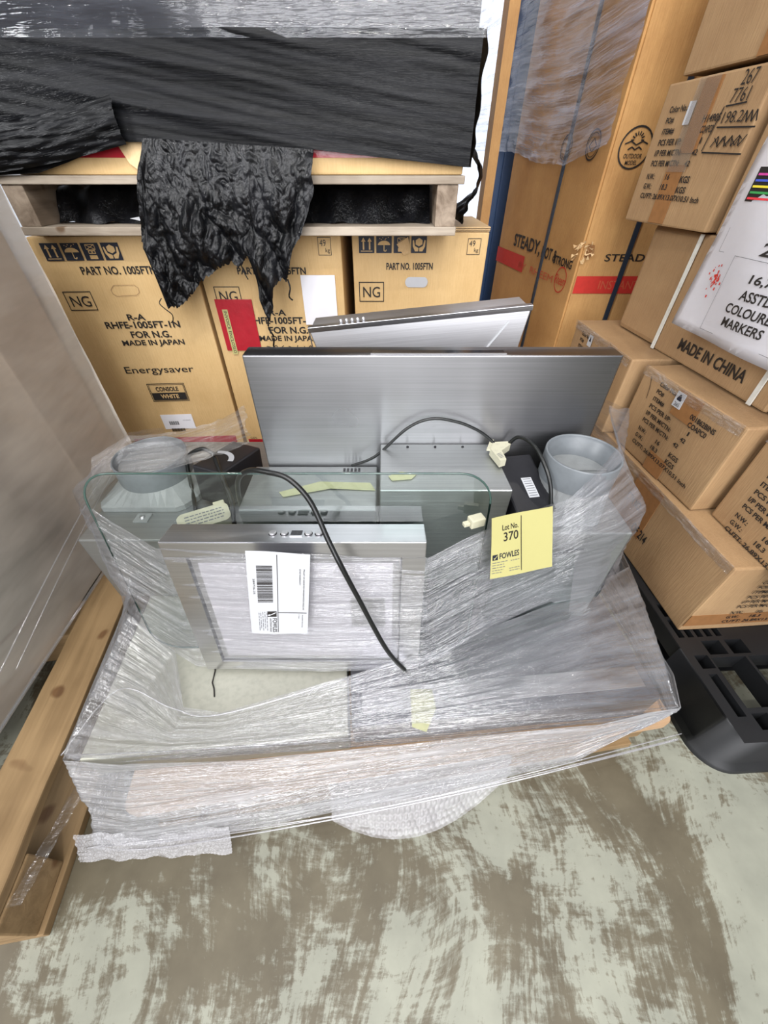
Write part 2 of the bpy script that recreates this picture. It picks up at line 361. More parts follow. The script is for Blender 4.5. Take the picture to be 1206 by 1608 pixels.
# ---------------------------------------------------------------- cartons
def carton(label, a, b, z0, z1, depth, mat, prints=(), group=None, tape=None, over=None, bev=.004):
    """a -> b is the printed face seen from the aisle; local x along it, y into the carton, z world height minus z0"""
    L = math.hypot(b[0]-a[0], b[1]-a[1]); r = rface('carton', label, 'carton', a, b, z0, group)
    H = z1-z0; bm = B(0, L, 0, depth, 0, H, bev=bev)
    bmesh.ops.subdivide_edges(bm, edges=[e for e in bm.edges if e.calc_length() > .1], cuts=7, use_grid_fill=True)
    sd = random.random()*50
    for v in bm.verts:
        k = noise.noise(Vector((v.co.x*5+sd, v.co.y*5, v.co.z*5)))*.0018
        v.co += v.normal*k if v.normal.length else Vector()
    mk('carton_body', bm, mat, r, smooth=False)
    if tape:
        for t in tape:      # (x0, x1) strip down the printed face from top and bottom edges
            x0, x1, za, zb = t
            mk('packing_tape', B(x0, x1, -.0022, -.0010, za-z0, zb-z0), M['tape'], r)
    return r, L
def printing(r, z0, items, mat=None, y=-.0026, name='printing', bold=.026):
    """flat print; every word or frame is a part of its own, the pieces of one drawing stay together"""
    f = lambda x, z: (x, y, z-z0); ink = mat or M['ink']; o = None
    if name == 'printing' and len(items) > 1:
        rest = [it for it in items if it[0] not in 'tf']
        for it in items:
            if it[0] in 'tf': o = printing(r, z0, [it], mat, y, 'lettering' if it[0] == 't' else 'printed_frame', bold)
        if not rest: return o
        items = rest; name = 'pen_marks' if all(it[0] == 'l' for it in rest) else 'printed_mark'
    bm = bmesh.new()
    for it in items:
        k = it[0]
        if k == 't': text(bm, it[1], it[2], it[3], it[4], it[5], f, it[6] if len(it) > 6 else bold)
        elif k == 'r': rect(bm, *it[1:5], f)
        elif k == 'f': frame(bm, *it[1:5], it[5], f)
        elif k == 'l': stroke(bm, it[1], it[2], f)
        elif k == 'c': circ(bm, *it[1:5], f, sx=it[5] if len(it) > 5 else 1)
        elif k == 's': shape(bm, it[1], f)
    return mk(name, bm, ink, r)
def pictos(r, x0, z0b, w, h, gap, z0, bgmat, fg, n=4):
    for k in range(n):
        x = x0+k*(w+gap)
        printing(r, z0, [('r', x, z0b, x+w, z0b+h)], bgmat, -.0024, 'handling_symbol')
        s = lambda a, b: (x+a*w, z0b+b*h); it = []
        if k == 0:
            for cx in (.3, .7): it += [('s', [s(cx-.05, .2), s(cx+.05, .2), s(cx+.05, .7), s(cx-.05, .7)]), ('s', [s(cx-.14, .68), s(cx+.14, .68), s(cx, .92)])]
            it += [('s', [s(.12, .09), s(.88, .09), s(.88, .14), s(.12, .14)])]
        elif k == 1:
            it += [('s', [s(.5+.4*math.cos(a), .48+.26*math.sin(a)) for a in [math.pi*q/10 for q in range(11)]])]
            it += [('l', [s(.5, .5), s(.5, .14), s(.6, .1), s(.66, .2)], w*.05)]
            it += [('r', *s(a, b), *s(a+.05, b+.05)) for a, b in ((.2, .84), (.4, .88), (.6, .84), (.75, .9), (.3, .78), (.55, .78))]
        elif k == 2:
            it += [('l', [s(.25, .9), s(.75, .9), s(.75, .62), s(.25, .62), s(.25, .9), s(.75, .62)], w*.03), ('l', [s(.75, .9), s(.25, .62)], w*.03)]
            it += [('f', *s(.3, .38), *s(.7, .58), w*.04), ('t', '4', *s(.44, .42), *s(.56, .55)), ('r', *s(.28, .08), *s(.72, .30))]
        else:
            it += [('s', [s(.5, .9), s(.28, .76), s(.28, .52), s(.5, .4), s(.72, .52), s(.72, .76)])]
            it += [('s', [s(.08, .75), s(.16, .78), s(.24, .42), s(.48, .3), s(.46, .1), s(.26, .1), s(.10, .4)]), ('s', [s(.92, .75), s(.84, .78), s(.76, .42), s(.52, .3), s(.54, .1), s(.74, .1), s(.90, .4)])]
        printing(r, z0, it, fg, -.0030, 'symbol_figure')
Z0 = .0
def ng_carton(label, a, b, full=True):
    r, L = carton(label, a, b, .02, .79, .80, M['kraftA'])
    return r, L
# three heater cartons in the row under the upper pallet
r1, L1 = ng_carton('tall kraft heater carton at left, with CONSOLE WHITE box print and barcode sticker', (-.945, 1.235), (-.533, 1.262))
pictos(r1, .028, .736, .046, .040, .006, .02, M['navy'], M['kraftA'])
printing(r1, .02, [('t', 'PART NO. 1005FTN', .104, .702, .306, .722), ('f', .026, .612, .103, .662, .0022), ('t', 'NG', .038, .622, .092, .650, .004),
    ('t', 'R-A', .176, .583, .228, .600), ('t', 'RHFE-1005FT-1N', .103, .560, .322, .580), ('t', 'FOR N.G.', .166, .532, .286, .552), ('t', 'MADE IN JAPAN', .130, .505, .318, .526),
    ('t', 'Energysaver', .100, .415, .318, .444, .004), ('f', .148, .322, .270, .386, .002), ('f', .152, .326, .266, .382, .0015), ('t', 'CONSOLE', .172, .358, .246, .374)])
printing(r1, .02, [('r', .154, .328, .264, .353)], M['ink'], -.0028); printing(r1, .02, [('t', 'WHITE', .180, .333, .240, .348)], M['kraftA'], -.0034)
bm = bmesh.new(); pts = [(.185+.018*math.cos(t)*1, .655+.013*math.sin(t)) for t in ()]
hh = printing(r1, .02, [('l', [(.170, .672), (.162, .664), (.164, .654), (.172, .648), (.228, .650), (.238, .656), (.240, .668), (.232, .676), (.176, .676), (.170, .672)], .0012)], M['kraftB'], -.0028, 'hand_hole_crease')
printing(r1, .02, [('r', .02, .120, .39, .180)], M['pouch'], -.0026, 'red_band')
st = mk('barcode_sticker', B(.150, .258, -.0034, -.0024, .195, .252), M['sheet'], r1)
bm = bmesh.new(); ff = lambda x, z: (x, -.0040, z-.02)
for k in range(14): rect(bm, .172+k*.0024, .232, .172+k*.0024+(.0012 if k % 3 else .0018), .246, ff)
for k in range(18): rect(bm, .172+k*.0026, .205, .172+k*.0026+(.0013 if k % 4 else .002), .218, ff)
text(bm, '1G-83662', .222, .248, .250, .2505, ff, 0)
mk('barcode', bm, M['ink'], st)
r2, L2 = ng_carton('middle kraft heater carton with red pouch, behind the hanging black plastic', (-.525, 1.27), (-.118, 1.27))
pictos(r2, .030, .742, .046, .040, .006, .02, M['navy'], M['kraftA'])
printing(r2, .02, [('t', 'PART NO. 1005FTN', .108, .698, .303, .716), ('f', .028, .618, .103, .668, .0022), ('t', 'NG', .040, .628, .092, .656, .004),
    ('t', 'R-A', .176, .590, .228, .607), ('t', 'RHFE-1005FT-1N', .108, .566, .322, .586), ('t', 'FOR N.G.', .168, .538, .288, .558), ('t', 'MADE IN JAPAN', .132, .511, .318, .532),
    ('f', .344, .744, .380, .786, .0014), ('t', '49', .349, .765, .366, .780, .0), ('t', 'kg', .364, .748, .376, .761, .0),
    ('l', [(.15, .50), (.17, .495), (.18, .503), (.19, .492), (.205, .502)], .002), ('l', [(.22, .500), (.245, .490), (.25, .503)], .002), ('l', [(.27, .50), (.275, .488), (.29, .502), (.30, .49)], .002),
    ('t', 'COL', .020, .160, .045, .168, .0)])
printing(r2, .02, [('r', .01, .120, .39, .158)], M['pouch'], -.0026, 'red_band')
mk('white_card', B(.286, .384, -.006, -.003, .545, .677), M['sheet'], r2)
po = mk('document_pouch', B(.022, .132, -.006, -.0026, .467, .615, bev=.001), M['pouch'], r2, label='red invoice pouch with a yellow strip')
f_ = lambda x, z: (x, -.0066, z-.02)
bm = bmesh.new(); rect(bm, .038, .476, .054, .608, f_); mk('yellow_strip', bm, M['yellow'], po)
bm = bmesh.new(); text(bm, 'INVOICE ENCLOSED', 0, 0, .124, .009, lambda x, z: (.042+z, -.0070, .604-x-.02), .01); mk('lettering', bm, M['ink'], po)
r3, L3 = ng_carton('right-hand kraft heater carton with a round-ended hand hole', (-.092, 1.33), (.297, 1.33))
pictos(r3, .020, .741, .044, .040, .006, .02, M['navy'], M['kraftA'])
printing(r3, .02, [('t', 'PART NO. 1005FTN', .099, .699, .236, .717), ('f', .016, .614, .092, .668, .0022), ('t', 'NG', .028, .626, .080, .655, .004),
    ('t', 'R-A', .166, .575, .206, .592), ('t', 'RHFE-1005FT-1N', .084, .551, .270, .571), ('t', 'FOR N.G.', .140, .524, .240, .543),
    ('f', .331, .737, .369, .776, .0014), ('t', '49', .336, .757, .353, .771, .0), ('t', 'kg', .352, .741, .364, .753, .0)])
printing(r3, .02, [('s', [(.190+.034*(1 if math.cos(a) > 0 else -1)*(.6+.4*abs(math.cos(a))), .667+.014*math.sin(a)) for a in [2*math.pi*q/24+.01 for q in range(24)]])], M['paper'], -.0028, 'hand_hole')
bm = bmesh.new(); poly(bm, [(.128, -.004, .742), (.160, -.010, .760), (.168, -.006, .722), (.150, -.008, .716), (.140, -.003, .726)], (0, .002, 0)); mk('torn_paper', bm, M['kraftin'], r3)
bm = bmesh.new()
for k, o_ in enumerate((0, .01, .018)): box(bm, .0, L3, -.004-o_*.2, .3, .772+k*.004, .774+k*.004)
mk('top_flap', bm, M['kraftin'], r3)
for r_, L_ in ((r1, L1), (r2, L2)):
    bm = bmesh.new(); box(bm, .02, L_-.02, .01, .5, .7715, .775); mk('top_flap', bm, M['kraftin'], r_)
bp = root('wooden_pallet', 'low wooden pallet under the row of kraft heater cartons', 'pallet', (-.95, 1.24, 0))
mk('deck_board', B(0, 1.25, .0, .9, .0, .018), M['woodAx'], bp)

# tall water heater carton
ta, tb, tc = (.535, 2.16), (.645, 1.50), (1.12, 1.50)
rt = rface('carton', 'tall orange water heater carton with STEADY, HOT & STRONG print and red bands', 'carton', ta, tb, .0)
LT = math.hypot(tb[0]-ta[0], tb[1]-ta[1])
a_ = rt.rotation_euler.z; inv = Matrix.Rotation(-a_, 4, 'Z') @ Matrix.Translation((-ta[0], -ta[1], 0))
bm = bmesh.new(); q = [(ta[0], ta[1]), (tb[0], tb[1]), (tc[0], tc[1]), (1.01, 2.2)]
hexa(bm, [(x, y, .02) for x, y in q]+[(x, y, 2.1) for x, y in q]); bmesh.ops.bevel(bm, geom=bm.edges[:], offset=.006, segments=2, affect='EDGES'); bmesh.ops.transform(bm, matrix=inv, verts=bm.verts)
bmesh.ops.recalc_face_normals(bm, faces=bm.faces); mk('carton_body', bm, M['kraftC'], rt)
printing(rt, 0, [('t', 'STEADY,', .158, .664, .40, .716), ('t', 'HOT &', .415, .668, .53, .704), ('t', 'STRONG', .515, .664, .640, .690)])
printing(rt, 0, [('r', 0, .594, .287, .650), ('c', .592, .625, .040, .0035, .95)], M['redink'])
bm = bmesh.new(); text(bm, 'Rheem', .560, .610, .628, .640, lambda x, z: (x, -.003, z), .0); mk('logo', bm, M['redink'], rt)
printing(rt, 0, [('t', 'BY  RHEEM', .245, .606, .540, .628, 0)], M['redpale'])
printing(rt, 0, [('c', .42, .972, .034, .004), ('c', .42, .972, .026, .002), ('c', .575, .975, .036, .004), ('c', .575, .975, .028, .002), ('l', [(.555, .972), (.575, .99), (.595, .972), (.575, .96), (.555, .972)], .003)])
RF = lambda x, z, y=-.0026: inv @ Vector((tb[0]+x, tb[1]+y, z))
bm = bmesh.new(); text(bm, 'STEADY, HOT', .082, .690, .36, .714, RF); text(bm, 'OUTDOOR', .040, .944, .092, .954, RF); text(bm, 'MODEL', .050, .930, .084, .940, RF)
circ(bm, .066, .966, .046, .004, RF)
for k in range(8): stroke(bm, [(.066+.010*math.cos(k*math.pi/7), .982+.010*math.sin(k*math.pi/7)), (.066+.018*math.cos(k*math.pi/7), .982+.018*math.sin(k*math.pi/7))], .003, RF)
stroke(bm, [(.034, .974), (.05, .980), (.066, .972), (.082, .980), (.098, .974)], .003, RF); stroke(bm, [(.046, .962), (.056, .968), (.066, .962), (.076, .968), (.086, .962)], .003, RF)
mk('printing', bm, M['ink'], rt)
bm = bmesh.new(); rect(bm, .008, .599, .42, .651, RF); mk('red_band', bm, M['redink'], rt)
bm = bmesh.new(); text(bm, 'INSTANTANEOUS', .09, .612, .36, .638, lambda x, z: RF(x, z, -.0032), 0); mk('printing', bm, M['redpale'], rt)
mk('dark_strap', B(.425, .440, -.006, -.002, .02, 2.1), M['bstrap'], rt)
bm = bmesh.new(); box(bm, tb[0]+.145, tb[0]+.160, tb[1]-.006, tb[1]-.002, .02, 2.1); bmesh.ops.transform(bm, matrix=inv, verts=bm.verts); mk('dark_strap', bm, M['bstrap'], rt)
# crushed corner: ragged dark dent with torn paper
bm = bmesh.new()
for k in range(46):
    a = random.uniform(0, 6.28); rr = random.uniform(.012, .040); cx, cz = rr*math.cos(a)*1.0, .722+rr*math.sin(a)*.8
    s_ = random.uniform(.006, .014); d = random.uniform(-.010, -.003)
    base = (tb[0]+cx if cx > 0 else tb[0]+cx*.12, tb[1]+d-(0 if cx > 0 else cx*.9+.0))
    base = (base[0]-(.008 if cx <= 0 else 0), tb[1]+d if cx > 0 else tb[1]-cx*.9)
    bm.faces.new([bm.verts.new((base[0]+random.uniform(-s_, s_), base[1]+random.uniform(-.004, .004), cz+random.uniform(-s_, s_))) for _ in range(3)])
bmesh.ops.transform(bm, matrix=inv, verts=bm.verts); mk('torn_corner', bm, M['kraftin'], rt, kind='stuff')
bm = bmesh.new(); shape(bm, [(.012, .705), (.030, .702), (.040, .720), (.036, .738), (.014, .742)], lambda x, z: RF(x, z, -.0028)); mk('corner_dent', bm, M['tape'], rt)
# white wall board + blue posts behind
rp = root('rack_post', 'blue painted steel rack posts behind the tall carton', 'rack', (.47, 2.35, 0))
mk('post', B(.02, .062, -.04, .06, 0, 2.6, bev=.004), M['blue'], rp); mk('post', B(.066, .13, -.02, .08, 0, 2.6, bev=.004), M['blue'], rp)
mk('base_plate', B(.0, .15, -.06, .1, 0, .008), M['blue'], rp)
rb = root('edge_board', 'narrow brown cardboard edge board standing beside the blue rack post', 'board', (.425, 2.12, 0))
mk('board', B(0, .038, 0, .012, .0, 2.2), M['kraftC'], rb); mk('board_fold', B(.0, .006, .012, .10, .0, 2.2), M['kraftC'], rb)

# right-hand stack --------------------------------------------------------------
CT = ['Color No.:', 'PO#', 'ITEM#', 'PCS PER I/P:', 'I/P PER M/CTN:', 'PCS PER M/CTN:']
def shipprint(r, z0, x, zt, code='001862BINS', sc=1.0, cw=.068, xw=1.0):
    it = []; dz = .0185*sc; W = [.060, .026, .040, .078, .092, .098]
    for k, s_ in enumerate(CT): it.append(('t', s_, x, zt-k*dz, x+W[k]*sc*xw, zt-k*dz+.011*sc))
    cx = x+.125*sc*xw
    it += [('t', code, cx-.005*sc, zt-dz-.004, cx+cw*sc*xw, zt-dz+.008), ('t', 'COAPC0', cx, zt-2*dz-.002, cx+cw*.8*sc*xw, zt-2*dz+.010), ('t', '1', cx+.012, zt-3*dz, cx+.016, zt-3*dz+.010),
           ('t', '42', cx+.002, zt-4*dz, cx+.018, zt-4*dz+.010), ('t', '42', cx-.008, zt-5*dz, cx+.008, zt-5*dz+.010)]
    b = zt-5*dz-.024*sc
    it += [('t', 'N.W.:', x, b, x+.030*xw, b+.011), ('t', '16', x+.070*xw, b, x+.084*xw, b+.011), ('t', 'KGS', x+.122*xw, b-.004, x+.152*xw, b+.008),
           ('t', 'G.W.:', x, b-dz, x+.030*xw, b-dz+.011), ('t', '18.3', x+.064*xw, b-dz, x+.088*xw, b-dz+.011), ('t', 'KGS', x+.122*xw, b-dz-.004, x+.152*xw, b-dz+.008),
           ('t', "CU'FT: 26.89X13.07X10.51 Inch", x, b-2*dz, x+.205*xw, b-2*dz+.011)]
    return printing(r, z0, it)
def seam(r, L, H, depth):     # crinkled clear film along the top edge
    sd = random.random()*9; nz2 = lambda a, b, c=0: noise.noise(Vector((a, b, c)))
    def f(u, v):
        x = .003+u*(L-.006); y = -.0045-.0045*abs(nz2(x*26, v*3, sd))-.002*nz2(x*90, v*8, sd); z = H-.020+.024*v+.004*nz2(x*20, 2, sd)
        return (x, y, z)
    me = bpy.data.meshes.new('clear_film'); nu, nv = 90, 8
    V = [f(i/nu, j/nv) for j in range(nv+1) for i in range(nu+1)]
    me.from_pydata(V, [], [(j*(nu+1)+i, j*(nu+1)+i+1, (j+1)*(nu+1)+i+1, (j+1)*(nu+1)+i) for j in range(nv) for i in range(nu)])
    ul = me.uv_layers.new(name='UVMap')
    for l in me.loops: ul.data[l.index].uv = (V[l.vertex_index][0], V[l.vertex_index][2])
    me.materials.append(M['filmW']); o = bpy.data.objects.new('clear_film', me); COL.objects.link(o); o.parent = r
# row 0
c, L = carton('bottom long brown carton on the black plastic pallet, printed OF 214 on its side', (.642, 1.10), (.680, .476), .131, .350, .32, M['kraftB'], tape=[(.30, .40, .20, .346)])
printing(c, .131, [('t', 'OF 214', .365, .205, .425, .232), ('t', 'CTN NO.', .30, .26, .36, .285)]); seam(c, L, .219, .32)
inv0 = Matrix.Rotation(-c.rotation_euler.z, 4, 'Z') @ Matrix.Translation((-.642, -1.10, -.131))
NF = lambda x, z: (L+.0026, x, z-.131)
bm = bmesh.new()
for k, s_ in enumerate(CT): text(bm, s_, .085, .300-k*.017, .085+[.055, .025, .04, .075, .09, .095][k], .311-k*.017, NF)
for x0, z0_, s_, w_ in ((.085, .192, 'N.W.:', .03), (.145, .192, '16', .014), (.19, .192, 'KGS', .03), (.085, .175, 'G.W.:', .03), (.14, .175, '18.3', .024), (.19, .175, 'KGS', .03), (.085, .158, "CU'FT: 26.89X13.07X10.51 Inch", .2)): text(bm, s_, x0, z0_, x0+w_, z0_+.011, NF)
text(bm, '001862BINS', .2, .285, .27, .296, NF); text(bm, 'COAPC0', .205, .268, .26, .279, NF)
mk('printing', bm, M['ink'], c)
bm = bmesh.new(); box(bm, L+.0006, L+.0018, .0, .32, .02, .06); mk('packing_tape', bm, M['tape'], c)
# row 1
c, L = carton('second-row brown carton with Color No. print and small white triangle sticker', (.657, .953), (.689, .644), .352, .560, .36, M['kraftB'], tape=[(.135, .195, .352, .40), (.13, .20, .50, .556)])
shipprint(c, .352, .066, .537); seam(c, L, .208, .36)
s_ = mk('square_sticker', B(.126, .152, -.0042, -.0030, .518-.352, .552-.352), M['paper'], c, label='small white sticker with a navy triangle mark')
printing(c, .352, [('s', [(.133, .534), (.145, .534), (.1465, .537), (.1405, .548), (.1375, .548), (.1315, .537)])], M['navy'], -.0046, 'mark'); printing(c, .352, [('t', '2665', .131, .521, .147, .530, 0)], M['ink'], -.0046)
printing(c, .352, [('l', [(.030, .545), (.040, .52), (.045, .495)], .0014)], M['ink'])
c, L = carton('second-row brown carton half hidden behind the wide steel rangehood, with pen mark', (.622, 1.325), (.633, .985), .352, .562, .36, M['kraftB'])
shipprint(c, .352, .055, .535, xw=.95); seam(c, L, .21, .36)
printing(c, .352, [('l', [(.225, .565), (.232, .53), (.240, .50)], .0016), ('l', [(.222, .535), (.245, .533)], .0016)])
printing(c, .352, [('r', .105, .520, .130, .552)], M['paper'], -.0034, 'square_sticker'); printing(c, .352, [('s', [(.112, .534), (.124, .534), (.118, .548)])], M['navy'], -.0040, 'mark')
c, L = carton('nearest second-row brown carton at the right edge, set back from its neighbour', (.728, .632), (.752, .300), .352, .560, .30, M['kraftB'])
shipprint(c, .352, .045, .505); seam(c, L, .208, .30)
# row 2
c, L = carton('blank brown carton with rounded edges, left of the MADE IN CHINA carton', (.719, 1.262), (.733, 1.085), .564, .815, .36, M['kraftB'], bev=.012)
c, L = carton('brown carton printed MADE IN CHINA, behind the white poster', (.726, 1.075), (.757, .70), .564, .815, .33, M['kraftB'])
printing(c, .564, [('t', 'MADE IN CHINA', .090, .590, .300, .616), ('t', 'CTN NO.', .062, .640, .155, .664), ('t', 'OF 214', .255, .642, .355, .668), ('l', [(.175, .64), (.18, .655), (.19, .645), (.20, .66)], .003)])
mk('white_strap', B(.004, .014, -.006, -.003, .0, .25), M['strap'], c); mk('white_strap', B(.335, .345, -.006, -.003, .0, .25), M['strap'], c)
c, L = carton('third-row brown carton at the right edge beneath the poster', (.760, .69), (.785, .36), .564, .80, .30, M['kraftB'])
# row 3
c, L = carton('upper brown carton with handwritten 267 7761 in black pen', (.665, 1.33), (.704, 1.04), .818, 1.070, .36, M['kraftB'], tape=[(.10, .155, .822, .93), (.12, .17, .95, 1.066)])
shipprint(c, .818, .036, 1.020, code='H14905', cw=.044, xw=1.0)
printing(c, .818, [('t', '267', .222, 1.045, .256, 1.066, .0), ('t', '7761', .212, 1.022, .255, 1.042, .0), ('t', '198.2', .212, .993, .262, 1.010, .0), ('l', [(.264+k*.004, .992+.016*((k*5) % 3)/2) for k in range(10)], .0028), ('l', [(.210+k*.006, .958+.016*((k*7) % 3)/2) for k in range(15)], .0024), ('l', [(.213+k*.0055, .972-.013*((k*5) % 4)/3) for k in range(14)], .0018),
    ('l', [(.207, 1.018), (.258, 1.020)], .0026), ('l', [(.204, 1.018), (.190, .952)], .0026), ('l', [(.206, .988), (.304, .984)], .0026), ('l', [(.192, .950), (.300, .946)], .0026)], y=-.003)
bm = bmesh.new(); box(bm, .105, .165, -.0050, -.0042, .10, .25); mk('clear_tape', bm, M['cleartape'], c)
printing(c, .818, [('r', .098, .997, .118, 1.034)], M['paper'], -.0040, 'square_sticker')
c, L = carton('upper brown carton behind the poster edge, with crumpled tape down its side', (.716, 1.02), (.745, .72), .818, 1.065, .34, M['kraftB'])
c, L = carton('topmost blank brown carton of the right-hand stack', (.672, 1.30), (.725, .86), 1.078, 1.42, .40, M['kraftB'], tape=[(.20, .25, 1.08, 1.41)])

# poster
rp_ = root('poster', 'white paper sign printed ASSTD COLOURED MARKERS hung on the right-hand cartons', 'sign', (.650, .96, .66))
PA = Vector((.648, .955)); PB = Vector((.690, .42))
def pf(off=0.0):
    def f(x, z):
        L_ = (PB-PA).length; t = x/L_; q = PA.lerp(PB, t)
        wv = .004*math.sin(x*14)*(1-min(1, max(0, (z-.66)/.4))*.4)+.003*math.sin(x*31+z*20)
        return Vector((q.x-.002-off-wv, q.y, z))-Vector((.650, .96, .66))
    return f
bm = bmesh.new(); nx, nz = 30, 20; gr_ = {}
F0 = pf(0)
for i in range(nx+1):
    for j in range(nz+1):
        u, v = i/nx, j/nz; zb = .668-.01*u; zt_ = .985+.10*u
        x0 = .033+(.0 if v < .4 else (v-.4)*.035); x = x0+(.50-x0)*u
        gr_[i, j] = bm.verts.new(F0(x, zb+(zt_-zb)*v))
for i in range(nx):
    for j in range(nz): bm.faces.new((gr_[i, j], gr_[i+1, j], gr_[i+1, j+1], gr_[i, j+1]))
r_ = bmesh.ops.solidify(bm, geom=bm.faces[:], thickness=.0006)
mk('sheet', bm, M['sheet'], rp_, smooth=True)
F1 = pf(.0015); bm = bmesh.new()
for s_, x0, z0_, x1, h_ in (('16,750', .170, .770, .240, .016), ('ASSTD', .168, .746, .232, .016), ('COLOURED', .151, .722, .262, .016), ('MARKERS', .158, .699, .248, .016), ('270', .160, .812, .225, .020)):
    text(bm, s_, x0, z0_, x1, z0_+h_, F1, .02)
mk('lettering', bm, M['ink'], rp_)
bm = bmesh.new(); frame(bm, .112, .680, .36, .806, .0007, F1); frame(bm, .064, .806, .36, .99, .0007, F1); mk('ruled_frame', bm, M['greyink'], rp_)
bm = bmesh.new(); rect(bm, .072, .882, .200, .928, F1, 0)
mp_ = [M['ink']]
for k, cc in enumerate(((222, 60, 70), (60, 150, 80), (230, 210, 60), (70, 90, 190), (200, 70, 150))):
    mp_.append(plain('marker_ink_%s' % 'abcde'[k], srgb(*cc), .5))
F2 = pf(.0022)
for k in range(5): rect(bm, .076, .885+k*.008, .200, .888+k*.008, F2, k+1)
mk('picture', bm, mp_, rp_)
bm = bmesh.new()
for k in range(46):
    x, z = .088+random.gauss(0, .009), .762+random.gauss(0, .009); s_ = random.uniform(.001, .0035)
    rect(bm, x, z, x+s_, z+s_*1.4, F1)
mk('red_speckle', bm, M['redink'], rp_, kind='stuff')

# black plastic pallet ----------------------------------------------------------
bp_ = root('plastic_pallet', 'black plastic pallet with slotted deck under the right-hand carton stack', 'pallet', (.672, .242, 0), R(3))
def deck(bm, X1, Y1, holes, z, h):
    holes = [tuple(round(a, 4) for a in q) for q in holes]
    xs = sorted({0, X1, *[a for q in holes for a in (q[0], q[2])]}); ys = sorted({0, Y1, *[a for q in holes for a in (q[1], q[3])]})
    op = lambda x, y: any(q[0] < x < q[2] and q[1] < y < q[3] for q in holes)
    vt = {}
    def V(x, y, zz):
        k = (round(x, 4), round(y, 4), zz)
        if k not in vt: vt[k] = bm.verts.new((x, y, zz))
        return vt[k]
    for i in range(len(xs)-1):
        for j in range(len(ys)-1):
            if op((xs[i]+xs[i+1])/2, (ys[j]+ys[j+1])/2): continue
            a, b, c_, d = (xs[i], ys[j]), (xs[i+1], ys[j]), (xs[i+1], ys[j+1]), (xs[i], ys[j+1])
            bm.faces.new([V(*q, z) for q in (a, b, c_, d)])
            for (p_, q_, mx_, my_) in ((a, b, 0, -1), (b, c_, 1, 0), (c_, d, 0, 1), (d, a, -1, 0)):
                cx, cy = (p_[0]+q_[0])/2+mx_*1e-3, (p_[1]+q_[1])/2+my_*1e-3
                if op(mx_ and (p_[0]+mx_*2e-4) or cx, my_ and (p_[1]+my_*2e-4) or cy): bm.faces.new([V(*p_, z), V(*q_, z), V(*q_, z-h), V(*p_, z-h)])
holes = [(.022, .045, .040, .130), (.052, .060, .130, .165), (.136, .060, .215, .165), (.052, .020, .085, .050), (.10, .018, .14, .05), (.225, .02, .30, .05), (.225, .06, .30, .165)]
holes += [(.018, .142, .048, .172)] + [(.056, .172, .098, .205), (.11, .172, .15, .205)]
for k in range(5): holes.append((.012+k*.022, .215, .026+k*.022, .262))
for k in range(14): holes.append((.012+k*.026, .270, .032+k*.026, .305))
for k in range(8):
    for j in range(8): holes.append((.02+k*.11, .33+j*.10, .10+k*.11, .40+j*.10))
bm = bmesh.new(); deck(bm, .95, 1.12, holes, .13, .05); mk('deck', bm, M['blkpal'], bp_)
# outer skirt with rounded corner and flared rim
def skirt(bm, y_end):
    top, bot = [], []
    pts = [(0, y_end), (0, .05)]+[(.05-.05*math.cos(a), .05-.05*math.sin(a)) for a in [math.pi/2*k/10 for k in range(11)]]+[(.95, 0)]
    nr = [(-1, 0), (-1, 0)]+[(-math.cos(a), -math.sin(a)) for a in [math.pi/2*k/10 for k in range(11)]]+[(0, -1)]
    prof = [(0, .13), (.004, .128), (.006, .02), (.018, .012), (.02, 0)]
    rows = [[bm.verts.new((p_[0]+n_[0]*o_, p_[1]+n_[1]*o_, z)) for p_, n_ in zip(pts, nr)] for o_, z in prof]
    for a, b in zip(rows, rows[1:]):
        for k in range(len(a)-1): bm.faces.new((a[k], a[k+1], b[k+1], b[k]))
bm = bmesh.new(); skirt(bm, .19); mk('corner_foot', bm, M['blkpal'], bp_, smooth=True)
bm = bmesh.new(); box(bm, -.01, .95, .19, 1.12, 0, .006)
mk('bottom_plate', bm, M['blkpal'], bp_)
for j in range(7): mk('side_rib', B(-.012, .02, .26+j*.12, .285+j*.12, .006, .04, bev=.003), M['blkpal'], bp_)
mk('side_rail', B(-.014, -.004, .19, 1.12, .004, .022, bev=.002), M['blkpal'], bp_)
mk('side_rail', B(-.001, .006, .19, 1.12, .085, .129), M['blkpal'], bp_)
for y in (.5, .98): mk('leg', B(.0, .12, y, y+.13, .006, .10, bev=.006), M['blkpal'], bp_)
for y in (.5, .98, .05): mk('leg', B(.45, .58, y, y+.13, .006, .08, bev=.006), M['blkpal'], bp_)

